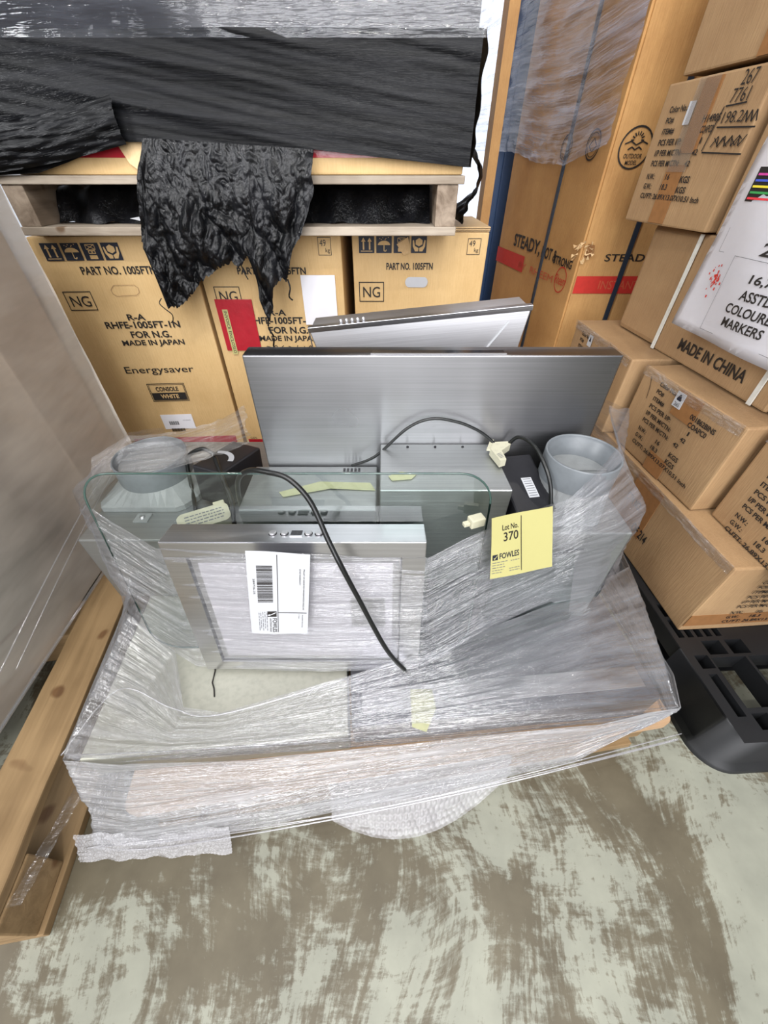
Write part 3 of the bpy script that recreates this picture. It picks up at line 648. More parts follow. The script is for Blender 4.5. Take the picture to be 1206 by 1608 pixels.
# upper pallet on the heater cartons -------------------------------------------
up = root('wooden_pallet', 'weathered grey timber pallet resting on top of the heater cartons', 'pallet', (-.91, 1.19, .797))
for y in (0, .27, .53, .80, 1.06): mk('deck_board', B(-.02, 1.10, y, y+.12, .099, .115, bev=.002), M['woodG'], up)
for y in (0, .53, 1.06): mk('bottom_board', B(.0, 1.09, y, y+.12, 0, .018, bev=.002), M['woodG'], up)
for x in (.0, .52, 1.035): mk('stringer', B(x+.002, x+.052, .004, 1.17, .018, .099, bev=.002), M['woodGy'], up)
for lab, x0, x1 in (('folded black plastic stuffed in the left opening of the grey pallet', .056, .515), ('folded black plastic stuffed in the right opening of the grey pallet', .576, 1.03)):
    pr_ = root('plastic_bundle', lab, 'plastic sheet', (-.91+x0, 1.26, .816))
    bm = bmesh.new(); bmesh.ops.create_grid(bm, x_segments=60, y_segments=14, size=.5)
    for v in bm.verts:
        X, Y = v.co.x+.5, v.co.y+.5
        v.co = Vector((X*(x1-x0), .16*Y+.03*noise.noise(Vector((X*6, Y*3, x0))), max(0, .074*min(1, Y*3)+.010*noise.noise(Vector((X*11, Y*9, x0))))))
    bmesh.ops.recalc_face_normals(bm, faces=bm.faces); mk('bundle_sheet', bm, M['bbag'], pr_, smooth=True)
    if x0 < .3:
        bm = bmesh.new(); poly(bm, [(.20, -.02, .012), (.33, .01, .030), (.36, .0, .018), (.26, -.03, .002)], (0, .002, 0)); mk('paper_scrap', bm, M['paper'], pr_)
# carton on that pallet
uc = root('carton', 'red banded kraft carton on the grey pallet, mostly inside black film', 'carton', (-.86, 1.205, .9125))
mk('carton_body', B(0, 1.045, 0, 1.1, 0, .60, bev=.004), M['kraftA'], uc)
bm = bmesh.new(); rect(bm, .02, .030, 1.04, .052, lambda x, z: (x, -.0012, z)); mk('red_band', bm, M['pouch'], uc)
bm = bmesh.new(); poly(bm, [(.255, -.004, .056), (.33, -.004, .056), (.33, -.006, .006), (.30, -.010, .002), (.275, -.012, .020)], (0, .002, 0)); mk('torn_flap', bm, M['kraftin'], uc)
# black film band around it
def gridsheet(name, fn, nu, nv, mat, parent, us=1., vs=1., smooth=True, label=None):
    me = bpy.data.meshes.new(name); V = []; UV = []
    for j in range(nv+1):
        for i in range(nu+1): V.append(tuple(fn(i/nu, j/nv))); UV.append((i/nu*us, j/nv*vs))
    Fs = [(j*(nu+1)+i, j*(nu+1)+i+1, (j+1)*(nu+1)+i+1, (j+1)*(nu+1)+i) for j in range(nv) for i in range(nu)]
    me.from_pydata(V, [], Fs); ul = me.uv_layers.new(name='UVMap')
    for k, l in enumerate(me.loops): ul.data[k].uv = UV[l.vertex_index]
    me.materials.append(mat)
    for p_ in me.polygons: p_.use_smooth = smooth
    o = bpy.data.objects.new(name, me); COL.objects.link(o); o.parent = parent
    return tag(o, label)
def interp(T, x):
    if x <= T[0][0]: return T[0][1]
    for (a, b), (c_, d) in zip(T, T[1:]):
        if x <= c_: return b+(d-b)*(x-a)/(c_-a)
    return T[-1][1]
nz_ = lambda x, y, z=0: noise.noise(Vector((x, y, z)))
bf = root('stretch_film', 'black stretch film band around the load on the grey pallet', 'film', (-.9, 1.18, .92))
O_ = Vector((-.9, 1.18, .92)); hem = [(-.90, .912), (-.80, .916), (-.72, .935), (-.60, .968), (-.45, .968), (-.16, .956), (.0, .942), (.192, .926)]
def bfn(u, v):
    x = -1.0+u*1.195; zb = interp(hem, x); z = zb+(1.128-zb)*v
    d = .005*nz_(x*2.0, z*30+x*4.5)+.0025*nz_(x*4, z*80+x*12)+.012*nz_(x*2, z*5, 3)
    return Vector((x, 1.186+d, z))-O_
gridsheet('front_panel', bfn, 260, 90, M['bfilm'], bf, 1.2, .2)
def bfs(u, v):
    y = 1.186+u*1.1; z = .926+(1.13-.926)*v; d = .008*nz_(y*3, z*30-y*5, 9)
    return Vector((.200+d+.006*math.sin(v*3), y, z))-O_
gridsheet('side_panel', bfs, 120, 60, M['bfilm'], bf, 1.1, .2)
def bflap(u, v):
    z = .975-v*.16; y = 1.25+u*.22; bulge = .075*math.sin(min(1, v*1.15)*math.pi)*(.4+.6*u)
    return Vector((.205+bulge+.010*nz_(u*5, v*9, 5), y, z))-O_
gridsheet('loose_flap', bflap, 30, 40, M['bbag'], bf)
gridsheet('sagging_fold', lambda u, v: Vector((-.97+u*.40, 1.176-.012*math.sin(v*3.1)+.006*nz_(u*8+v*3, v*14, 2), (.912+.052*u**1.5)+(.075)*v))-O_, 60, 24, M['bfilm'], bf, .4, .07)
kf = root('stretch_film', 'clear wrinkled film over the dark load, top edge of the photo', 'film', (-.9, 1.18, 1.12)); O2 = Vector((-.9, 1.18, 1.12))
gridsheet('front_panel', lambda u, v: Vector((-1.0+u*1.2, 1.180+.008*nz_(u*5, v*3, 1)+.002*nz_(u*30, v*14, 6), 1.115+.38*v))-O2, 220, 50, M['filmK'], kf, 1.2, .38)
gridsheet('side_panel', lambda u, v: Vector((.206+.006*nz_(u*9, v*14, 8), 1.18+1.1*u, 1.115+.38*v))-O2, 90, 40, M['filmK'], kf, 1.1, .38)
dl = root('carton', 'dark wrapped boxes inside the clear film above the black band', 'carton', (-.86, 1.205, 1.5135))
mk('carton_body', B(0, 1.045, 0, 1.1, 0, .2), M['galvD'], dl)
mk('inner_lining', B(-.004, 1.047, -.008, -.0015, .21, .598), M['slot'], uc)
# crumpled black plastic hanging down
hb = root('plastic_sheet', 'crumpled torn black plastic hanging over the grey pallet and middle carton', 'plastic sheet', (-.5, 1.17, .95)); O3 = Vector((-.5, 1.17, .95))
HB = [(-.600, .79), (-.594, .755), (-.592, .705), (-.604, .66), (-.590, .640), (-.560, .642), (-.521, .667), (-.475, .705), (-.425, .734), (-.385, .747), (-.372, .735), (-.360, .748), (-.336, .765), (-.330, .66), (-.322, .603), (-.308, .628), (-.290, .69), (-.268, .712), (-.258, .700), (-.240, .735), (-.224, .775), (-.205, .807), (-.174, .885), (-.159, .95)]
def hbf(u, v):
    xt = -.528+u*.372; xb = -.604+u*.430
    zb = interp(HB, xb)+.006*nz_(xb*160, 1)+.004*nz_(xb*420, 5); zt = .974-.018*u
    z = zt+(zb-zt)*v; k = min(1, v*1.6)
    lev = (zt-z)/.20; x = xt+(xb-xt)*min(1, max(0, lev))
    r1 = abs(nz_(x*13+z*2, z*7, 2)); r2 = abs(nz_(x*34-z*8, z*20, 4)); r3 = abs(nz_(x*75, z*60, 7)); r4 = nz_(x*160, z*130, 9)
    d = -.016-.050*r1*k-.026*r2*k-.007*r3-.0012*r4-.012*math.sin(k*2.4)
    return Vector((x+.006*nz_(z*30, x*20, 1)*k, 1.20+d-.012, z))-O3
gridsheet('hanging_sheet', hbf, 190, 170, M['bbag'], hb, smooth=True)
for r_, pp in ((.0014, ((-.603, 1.160, .662), (-.612, 1.158, .650), (-.600, 1.156, .636), (-.588, 1.158, .622), (-.592, 1.160, .606), (-.600, 1.160, .600))),
               (.0022, ((-.256, 1.17, .705), (-.252, 1.168, .685), (-.258, 1.168, .665), (-.250, 1.17, .655))),
               (.0025, ((-.324, 1.17, .615), (-.330, 1.168, .585), (-.320, 1.168, .560), (-.326, 1.17, .53), (-.318, 1.17, .515))),
               (.0015, ((-.372, 1.17, .74), (-.366, 1.168, .72), (-.360, 1.168, .705)))):
    bm = bmesh.new(); tube(bm, catmull([Vector(q)-O3 for q in pp], 6), r_, 6); mk('torn_strand', bm, M['bbag'], hb, smooth=True)

# clear film over the tall carton -----------------------------------------------
tf = root('stretch_film', 'streaky clear stretch film around the top of the tall orange carton', 'film', (ta[0], ta[1], .95)); O4 = Vector((ta[0], ta[1], .95))
dT = Vector((tb[0]-ta[0], tb[1]-ta[1], 0)).normalized(); nT = Vector((-dT.y, dT.x, 0))*-1
def tff(u, v):
    s_ = -.62+u*(LT+.62-.002); zb = interp([(-.62, .985), (0, .97), (.24, .935), (.45, .930), (.58, .955), (LT, .972)], s_)+.004*nz_(s_*30, 2)
    z = zb+(1.62-zb)*v; k = 1-min(1, v*8)
    return Vector((ta[0], ta[1], 0))+dT*s_+nT*(.012+.010*nz_(s_*4, z*9)+.006*nz_(s_*7+z*9, z*40)+k*.012*nz_(s_*18, z*40, 3))+Vector((0, 0, z))-O4
if nT.x > 0: nT = -nT
gridsheet('side_panel', tff, 160, 90, M['filmT'], tf, 1.2, .6)
# left wrapped load -------------------------------------------------------------
UX = Vector((math.cos(R(8.2)), math.sin(R(8.2)), 0)); UY = Vector((-math.sin(R(8.2)), math.cos(R(8.2)), 0))
lp = root('wooden_pallet', 'pine pallet at left whose long plank runs toward the camera', 'pallet', (-.555, .0, 0), R(8.2))
for k, (x0, x1) in enumerate(((-.092, 0), (-.285, -.185), (-.50, -.40), (-.72, -.62), (-1.0, -.90))):
    bm = B(x0, x1, 0, 1.10, .12, .140, bev=.003)
    bmesh.ops.subdivide_edges(bm, edges=[e for e in bm.edges if e.calc_length() > .5], cuts=30, use_grid_fill=True)
    for v in bm.verts: v.co.x += .003*nz_(v.co.y*9, k*5.+v.co.z*9); v.co.z += .001*nz_(v.co.y*20, v.co.x*40)
    mk('deck_board', bm, M['woodA'], lp)
for y0, y1 in ((0, .09), (.49, .59), (1.01, 1.10)): mk('bearer', B(-1.0, .0 if y0 else .004, y0, y1, .020, .119, bev=.003), M['woodAx'], lp)
for x0, x1 in ((-.08, .012), (-.54, -.45), (-1.0, -.91)): mk('bottom_board', B(x0, x1, .0, 1.10, .0, .019, bev=.002), M['woodA'], lp)
ll = root('storage_tank', 'grey green cylindrical tank behind hazy film on the left pallet', 'tank', (-1.0, .45, .142))
bm = bmesh.new(); lathe(bm, [(.0, 0), (.24, 0), (.262, .012), (.268, .03), (.268, .60), (.25, .68), (.18, .74), (0, .76)], 64); mk('tank_shell', bm, M['tank'], ll, smooth=True)
bm = bmesh.new(); lathe(bm, [(.2695, .10), (.2715, .103), (.2695, .106)], 64); mk('seam_band', bm, M['ink'], ll, smooth=True)
lc = root('carton', 'tall pale carton inside hazy film at the left edge', 'carton', (-.735, .70, .142))
mk('carton_body', B(-.40, 0, .05, .21, .0, .90, bev=.004), M['kraftD'], lc)
lc = root('carton', 'second pale carton standing behind the grey tank inside hazy film', 'carton', (-1.30, .75, .142))
mk('carton_body', B(-.10, .15, .0, .2, .0, .90, bev=.004), M['kraftD'], lc)
lf = root('stretch_film', 'hazy matte stretch film wrapping the tall load on the left pallet', 'film', (-.70, .4, .165)); O5 = Vector((-.70, .4, .165))
def lff(u, v):
    y = -.25+u*1.17; z = interp([(-.25, .15), (.28, .158), (.64, .172), (.92, .23)], y)
    z = z+(1.06-z)*v; return Vector((-.700-.012*(1-v)-.012*math.sin(u*3.1)*math.sin(v*3)+.004*nz_(y*4+z*4, z*3)+.002*nz_(y*20+z*30, z*8-y*6), y, z))-O5
gridsheet('side_panel', lff, 120, 110, M['filmG'], lf, 1.17, 1.0)
gridsheet('back_panel', lambda u, v: Vector((-.705-u*.6, .925+.003*nz_(u*9, v*9), .22+.84*v))-O5, 40, 40, M['filmG'], lf, .6, 1.0)
for (p0, p1, wd) in ((Vector((-.703, -.05, .150)), Vector((-.704, .66, .176)), .004), (Vector((-.702, .30, .24)), Vector((-.704, .78, .36)), .0018), (Vector((-.702, .34, .22)), Vector((-.704, .80, .34)), .0016)):
    bm = bmesh.new(); tube(bm, [p0.lerp(p1, t/12)-O5+Vector((.004, 0, .006*math.sin(t/12*math.pi))) for t in range(13)], wd, 6)
    mk('film_rope', bm, M['filmW'], lf, smooth=True)
def tail(u, v):
    p_ = Vector((-.556, .03, .123)).lerp(Vector((-.600, .30, .02)), v); return p_+UX*(.022*(u-.5)+.004*nz_(v*9, u*3))+Vector((.012, 0, .004*nz_(v*14, u*5)))-O5
gridsheet('film_tail', tail, 10, 40, M['filmW'], lf, .02, .3)

# main pallet -------------------------------------------------------------------
mp = root('wooden_pallet', 'plywood topped pallet under the wrapped rangehoods, green stencil on its corner', 'pallet', (-.44, .135, 0), R(8.2))
bm = bmesh.new(); rr = .022; W_, D_ = 1.021, 1.00
pts = []
for cx, cy, a0 in ((W_-rr, rr, -90), (W_-rr, D_-rr, 0), (rr, D_-rr, 90), (rr, rr, 180)):
    for k in range(7): a = R(a0+k*15); pts.append((cx+rr*math.cos(a), cy+rr*math.sin(a), .102))
poly(bm, pts, (0, 0, .018)); mk('plywood_deck', bm, M['ply'], mp)
for y in (.012, .46, .93): mk('bearer', B(.012, W_-.025, y, y+.075, .020, .1015, bev=.002), M['woodAx'], mp)
for y in (.0, .46, .93): mk('bottom_board', B(.02, W_-.045, y, y+.09, 0, .0195, bev=.002), M['woodAx'], mp)
bm = bmesh.new(); text(bm, 'HT', 0, 0, .05, .03, lambda x, z: (W_-.0245, .020+x, .05+z)); rect(bm, .018, .034, .08, .09, lambda x, z: (W_-.0248, x, z)); mk('stencil', bm, M['green'], mp)

# things on the pallet ----------------------------------------------------------
# two flat items under everything, the right one darkened to imitate a shadow
s1 = root('rangehood', 'flat pale rangehood casing lying on the pallet, front left under film', 'rangehood', (-.505, .195, .121), R(5.1))
mk('casing', B(0, .445, 0, .60, 0, .079, bev=.004), M['galvL'], s1)
bm = bmesh.new(); tube(bm, [Vector((.20, .085, .0805)), Vector((.196, .100, .081)), Vector((.190, .112, .081)), Vector((.190, .135, .081)), Vector((.186, .15, .081))], .0012, 6); mk('pen_mark', bm, M['ink'], s1)
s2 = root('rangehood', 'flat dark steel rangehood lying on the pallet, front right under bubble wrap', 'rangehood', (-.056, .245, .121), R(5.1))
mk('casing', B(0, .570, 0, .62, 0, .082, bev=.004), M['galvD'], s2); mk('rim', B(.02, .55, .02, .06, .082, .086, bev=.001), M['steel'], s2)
# glass canopy rangehood, standing, tilted back 9.5 degrees
gh = root('rangehood', 'glass canopy rangehood standing up front, white auction sheet on its filter', 'rangehood', (-.148, .395, .2025), 0, R(-9.5))
def rrect(x0, z0, x1, z1, r_, n=8):
    o_ = []
    for cx, cz, a0 in ((x1-r_, z1-r_, 0), (x0+r_, z1-r_, 90), (x0+r_, z0+r_, 180), (x1-r_, z0+r_, 270)):
        for k in range(n+1): a = R(a0+90*k/n); o_.append((cx+r_*math.cos(a), cz+r_*math.sin(a)))
    return o_
gp = rrect(-.313, .0, .313, .394, .052)
bm = bmesh.new(); bm.faces.new([bm.verts.new((x, 0, z)) for x, z in gp]); gc = mk('glass_canopy', bm, M['glass'], gh)
bm = bmesh.new(); tube(bm, [Vector((x, 0, z)) for x, z in gp+gp[:1]], .0017, 6, False); mk('polished_edge', bm, M['edge'], gc, smooth=True)
bx0, bx1, bz = -.190, .212, .306
bm = bmesh.new()       # body shell with a recess for the filter
box(bm, bx0, bx1, -.052, -.003, bz-.030, bz, bev=.0015); box(bm, bx0, bx1, -.052, -.003, .002, .026, bev=.0015)
box(bm, bx0, bx0+.034, -.052, -.003, .026, bz-.030); box(bm, bx1-.036, bx1, -.052, -.003, .026, bz-.030); box(bm, bx0+.034, bx1-.036, -.02, -.003, .026, bz-.03)
mk('body', bm, M['steel'], gh)
fl_ = mk('filter', B(bx0+.037, bx1-.039, -.048, -.022, .029, bz-.033, bev=.001), M['steelB'], gh)
mk('filter_mesh', B(bx0+.048, bx1-.050, -.0495, -.048, .040, bz-.044), M['perf'], fl_)
mk('handle_recess', B(bx1-.12, bx1-.062, -.0502, -.0490, .12, .19), M['steelB'], fl_)
for X in (-.171, -.153, -.116, -.100):
    bm = bmesh.new(); lathe(bm, [(.0055, 0), (.0055, .003), (.0045, .0036), (.0, .0036)], 20, (X+.148, -.030, bz)); b_ = mk('button', bm, M['steelB'], gh, smooth=False)
    bm = bmesh.new(); lathe(bm, [(.0066, .0004), (.0056, .0008)], 20, (X+.148, -.030, bz)); mk('button_ring', bm, M['slot'], b_)
d_ = mk('display', B(-.143+.148-.0, -.126+.148, -.037, -.023, bz-.001, bz+.0012), M['slot'], gh); mk('display_frame', B(-.144+.148, -.125+.148, -.038, -.036, bz, bz+.0018), M['steelB'], d_)
# flat steel hood behind the glass
fh = root('rangehood', 'slim flat steel rangehood upright behind the glass, cream tape on top', 'rangehood', (-.245, .480, .201))
mk('casing', B(0, .232, 0, .125, 0, .300, bev=.002), M['galv'], fh)
bm = bmesh.new()
for k in range(5): box(bm, .168+k*.007, .172+k*.007, .108, .117, .3005, .3015)
mk('vent_slots', bm, M['slot'], fh, kind='stuff')
bm = bmesh.new(); poly(bm, [(.060, .045, .3012), (.128, .075, .3016), (.220, .072, .3012), (.230, .050, .3012), (.15, .055, .3018), (.07, .032, .3012)], (0, 0, .0006)); mk('tape_piece', bm, M['ytape'], fh)
# wide hood with chimney
wh = root('rangehood', 'wide brushed steel rangehood standing on edge, chimney facing the camera', 'rangehood', (-.007, .61, .201))
bm = B(-.216, .383, 0, .040, .0, .508, bev=.0025); mk('canopy', bm, M['steelV'], wh, label='broad brushed steel face')
mk('control_slot', B(-.012, .198, .006, .020, .5075, .5092), M['slot'], wh); mk('slot_trim', B(-.014, .200, .004, .0065, .5075, .5096), M['steelB'], wh)
bm = bmesh.new(); hexa(bm, [(0, -.135, .12), (.212, -.135, .12), (.204, -.0015, .12), (0, -.0015, .12), (0, -.135, .346), (.212, -.135, .346), (.204, -.0015, .348), (0, -.0015, .348)])
bmesh.ops.bevel(bm, geom=bm.edges[:], offset=.0015, segments=1, affect='EDGES'); mk('chimney', bm, M['galv'], wh)
bm = bmesh.new()
for x in (.05, .10, .15): lathe(bm, [(.0, .0022), (.002, .0018), (.0026, 0)], 12, (x, -.012, .348))
mk('rivets', bm, M['slot'], wh, kind='stuff')
bm = bmesh.new(); poly(bm, [(.014, -.100, .3475), (.035, -.088, .3478), (.062, -.094, .3476), (.052, -.108, .3475), (.02, -.112, .3475)], (0, 0, .0008)); mk('tape_piece', bm, M['ytape'], wh)
# glass canopy lying against the right-hand body, only its edge shows through the film
g2 = root('glass_panel', 'dark edged rounded glass panel under film at right of the load', 'glass panel', (.090, .378, .214), R(16), R(-4))
gp2 = rrect(0, 0, .375, .205, .070)
bm = bmesh.new(); bm.faces.new([bm.verts.new((x, 0, z)) for x, z in gp2]); gq = mk('pane', bm, M['glass'], g2)
bm = bmesh.new(); tube(bm, [Vector((x, 0, z)) for x, z in gp2+gp2[:1]], .0045, 6, False); mk('dark_edge', bm, M['edgeD'], gq, smooth=True); mk('dark_gap_strip', B(-.04, .32, -.006, .010, -.010, .006, bev=.002), M['edgeD'], g2)  # added dark strip stands in for the unlit gap below the glass
# canopy hood behind
ch = root('rangehood', 'tapered steel canopy rangehood leaning behind the wide one, bullet buttons on its rim', 'rangehood', (-.153, .83, .679), mat=Matrix.Translation((-.153, .83, .679)) @ Matrix.Rotation(R(-5.4), 4, 'Y'))
bm = bmesh.new(); hexa(bm, [(.10, -.050, -.44), (.33, -.050, -.44), (.33, .03, -.44), (.10, .03, -.44), (0, 0, 0), (.446, 0, 0), (.446, .09, 0), (0, .09, 0)])
bmesh.ops.recalc_face_normals(bm, faces=bm.faces); bmesh.ops.bevel(bm, geom=bm.edges[:], offset=.002, segments=1, affect='EDGES'); mk('canopy', bm, M['steelE'], ch)
mk('rim', B(-.002, .448, -.002, .014, -.004, .006, bev=.001), M['steel'], ch)
mk('edge_trim', B(-.001, .001, -.001, .001, -.1, 0), M['steelB'], ch)
for k in range(5):
    bm = bmesh.new(); lathe(bm, [(.0035, 0), (.0035, .006), (.002, .0085), (.0, .009)], 16, (.067+k*.0115, .006, .006)); mk('button', bm, M['steelB'], ch, smooth=True)
bm = bmesh.new(); poly(bm, [(.345, -.012, -.08), (.350, -.012, -.08), (.405, -.004, -.02), (.402, -.004, -.018)], (0, .001, 0)); mk('scratch', bm, M['paper'], ch)
mk('foot_block', B(.12, .32, -.045, .02, -.49, -.44), M['galvD'], ch)
# duct chassis left and right
def duct_hood(label, loc, W, D, H, cx, cy, ztop, flap=.038, adapt=.10, R_=.0745):
    r_ = root('rangehood', label, 'rangehood', loc)
    mk('casing', B(0, W, 0, D, 0, H, bev=.003), M['galv'], r_)
    bm = bmesh.new(); z1 = ztop-.045; q = adapt
    lo_ = [(cx-q, cy-q*.9), (cx+q*.75, cy-q*.9), (cx+q, cy-q*.5), (cx+q, cy+q*.9), (cx-q, cy+q*.9)]
    n = 40; ring = [bm.verts.new((cx+(R_-.0015)*math.cos(2*math.pi*k/n), cy+(R_-.0015)*math.sin(2*math.pi*k/n), z1)) for k in range(n)]
    def edgept(a):     # point of the polygon in direction a
        best = None; d = (math.cos(a), math.sin(a))
        for (x0, y0), (x1, y1) in zip(lo_, lo_[1:]+lo_[:1]):
            ex, ey = x1-x0, y1-y0; den = d[0]*ey-d[1]*ex
            if abs(den) < 1e-9: continue
            t = ((x0-cx)*ey-(y0-cy)*ex)/den; u = ((x0-cx)*d[1]-(y0-cy)*d[0])/den
            if t > 0 and -1e-6 <= u <= 1+1e-6 and (best is None or t < best): best = t
        return (cx+d[0]*best, cy+d[1]*best)
    low = [bm.verts.new((*edgept(2*math.pi*k/n), H+.012)) for k in range(n)]; low2 = [bm.verts.new((v.co.x, v.co.y, H+.0005)) for v in low]
    for k in range(n): bm.faces.new((low[k], low[(k+1) % n], ring[(k+1) % n], ring[k])); bm.faces.new((low2[k], low2[(k+1) % n], low[(k+1) % n], low[k]))
    ad = mk('duct_adapter', bm, M['plas'], r_, smooth=False)
    bm = bmesh.new(); lathe(bm, [(R_+a_, b_) for a_, b_ in ((0, z1-.002), (0, ztop-.002), (-.001, ztop), (-.003, ztop), (-.004, ztop-.002), (-.004, ztop-.008), (-.008, ztop-.010), (-.008, z1-.02))], 56, (cx, cy, 0)); mk('collar', bm, M['plasd'], ad, smooth=True)
    bm = bmesh.new(); lathe(bm, [(R_-.0082, 0), (0, .0)], 40, (cx, cy, ztop-flap)); box(bm, cx-R_+.009, cx+R_-.009, cy-.001, cy+.001, ztop-flap, ztop-flap+.003); mk('damper_flap', bm, M['plas'], ad)
    return r_
dl_ = duct_hood('galvanised rangehood body at left with grey duct collar and film over it', (-.600, .520, .201), .325, .36, .185, .098, .172, .270, flap=.016)
mk('bolt', (lambda b_: (lathe(b_, [(.0, .006), (.005, .005), (.006, 0)], 14, (.100, .062, .1855)), b_)[1])(bmesh.new()), M['steelB'], dl_, smooth=True)
mk('bolt_bracket', B(.085, .115, .050, .075, .185, .1875), M['plas'], dl_)
dr_ = duct_hood('galvanised rangehood body at right with open grey duct collar', (.213, .466, .2045), .217, .136, .255, .116, .068, .375, adapt=.058, R_=.060)
# black electrical boxes, connectors
def ebox(label, T, w_, d_, h_):
    r_ = root('electrical_box', label, 'electrical box', mat=T)
    bm = B(-w_/2, w_/2, -d_/2, d_/2, 0, h_, bev=.005, seg=3); mk('housing', bm, M['blk'], r_, smooth=False)
    return r_
T = Matrix.Translation((-.335, .675, .388)) @ Matrix.Rotation(R(-22), 4, 'Z') @ Matrix.Rotation(R(-6), 4, 'X')
e1 = ebox('black electrical box with curved white label, beside the left duct collar', T, .075, .125, .085)
bm = bmesh.new(); ar = [(.000+.040*math.cos(a), -.030+.045*math.sin(a)) for a in [R(20+k*10) for k in range(11)]]; ar2 = [(.000+.029*math.cos(a), -.030+.034*math.sin(a)) for a in [R(20+k*10) for k in range(11)]]
for k in range(10): bm.faces.new([bm.verts.new((x-.012, y, .0858)) for x, y in (ar[k], ar[k+1], ar2[k+1], ar2[k])])
mk('white_label', bm, M['paper'], e1)
T = Matrix.Translation((.240, .536, .481)) @ Matrix.Rotation(R(9), 4, 'Z') @ Matrix.Rotation(R(14), 4, 'X')
e2 = ebox('black electrical box with small white label, beside the right duct collar', T, .070, .124, .046)
mk('white_label', B(-.004, .014, -.034, .008, .0462, .0470), M['paper'], e2)
bm = bmesh.new()
for k in range(8): rect(bm, -.002, -.031+k*.005, .012, -.0295+k*.005, lambda x, z: (x, z, .0473))
mk('small_print', bm, M['greyink'], e2)
mk('end_lug', B(.004, .024, -.067, -.058, .0, .04, bev=.003), M['blk'], e2)
c1 = root('connector_block', 'cream plug connector lying behind the glass at left', 'connector', mat=Matrix.Translation((-.352, .555, .398)) @ Matrix.Rotation(R(28), 4, 'Z') @ Matrix.Rotation(R(18), 4, 'X'))
bm = bmesh.new(); cp = rrect(-.050, -.020, .046, .022, .012, 5); poly(bm, [(x, z, 0) for x, z in cp], (0, 0, .024)); mk('housing', bm, M['cream'], c1)
mk('clip', B(.020, .042, .020, .032, .004, .020, bev=.002), M['cream'], c1)
bm = bmesh.new()
for k in range(4):
    x = -.036
    while x < .034: w_ = random.uniform(.003, .009); rect(bm, x, .010-k*.007, min(x+w_, .036), .0125-k*.007, lambda x, z: (x, z, .0244)); x += w_+.002
mk('small_print', bm, M['greyink'], c1, kind='stuff')
c2 = root('connector_block', 'cream plug connector with loose tag beside the right black box', 'connector', mat=Matrix.Translation((.200, .570, .551)) @ Matrix.Rotation(R(30), 4, 'Z') @ Matrix.Scale(.6, 4))
bm = bmesh.new(); poly(bm, [(-.040, -.05, 0), (-.020, -.052, 0), (.000, -.012, 0), (.046, .0, 0), (.050, .016, 0), (.010, .034, 0), (-.022, .012, 0)], (0, 0, .022)); mk('housing', bm, M['cream'], c2)
bm = bmesh.new(); poly(bm, [(-.030, .018, .014), (.012, .050, .018), (.020, .044, .018), (-.018, .006, .014)], (0, 0, .004)); mk('tag', bm, M['cream'], c2)
bm = bmesh.new()
for k in range(4): rect(bm, -.030+.001*k, -.040+k*.006, -.018+.002*k, -.038+k*.006, lambda x, z: (x, z, .0225))
mk('small_print', bm, M['greyink'], c2, kind='stuff')
c3 = root('connector_block', 'small cream clip just left of the yellow lot sticker', 'connector', (.142, .43, .515), R(20))
bm = B(-.012, .012, -.008, .008, 0, .016, bev=.002); mk('housing', bm, M['cream'], c3); mk('pin', B(-.022, -.012, -.004, .004, .004, .010, bev=.001), M['cream'], c3)
# cables
def cable(label, pts, r_=.0036, plug=None):
    P = [Vector(q) for q in pts]; o0 = P[0]
    rt_ = root('power_cord', label, 'power cord', o0); bm = bmesh.new(); tube(bm, catmull([q-o0 for q in P], 10), r_, 12); mk('cord', bm, M['cable'], rt_, smooth=True)
    return rt_
cable('black power cord looping over the glass and down the filter of the front hood', [(-.262, .53, .45), (-.245, .50, .52), (-.225, .475, .57), (-.197, .455, .600), (-.164, .44, .608), (-.134, .432, .602), (-.105, .415, .575), (-.080, .382, .530), (-.064, .362, .503), (-.041, .350, .44), (.006, .330, .31), (.048, .328, .225)], .0040)
cable('thin black cord arching across the wide steel hood to the right box', [(-.06, .592, .512), (-.015, .590, .535), (.040, .596, .588), (.082, .598, .606), (.126, .598, .600), (.158, .596, .588), (.180, .594, .575), (.196, .590, .562), (.204, .585, .556)], .0026)
cable('black cord looped between the left duct collar and the left black box', [(-.395, .60, .392), (-.418, .655, .41), (-.410, .662, .47), (-.393, .66, .494), (-.365, .66, .505), (-.346, .66, .492)], .0042)
cable('short black cord hanging behind the glass beside the cream connector', [(-.345, .655, .488), (-.315, .60, .47), (-.292, .56, .452), (-.283, .53, .44), (-.282, .51, .405), (-.285, .505, .38)], .0044)
cable('black cord running past the right side of the right black box', [(.222, .590, .560), (.234, .582, .580), (.250, .555, .582), (.262, .520, .568), (.270, .492, .545), (.275, .472, .505), (.276, .462, .47)], .0034)

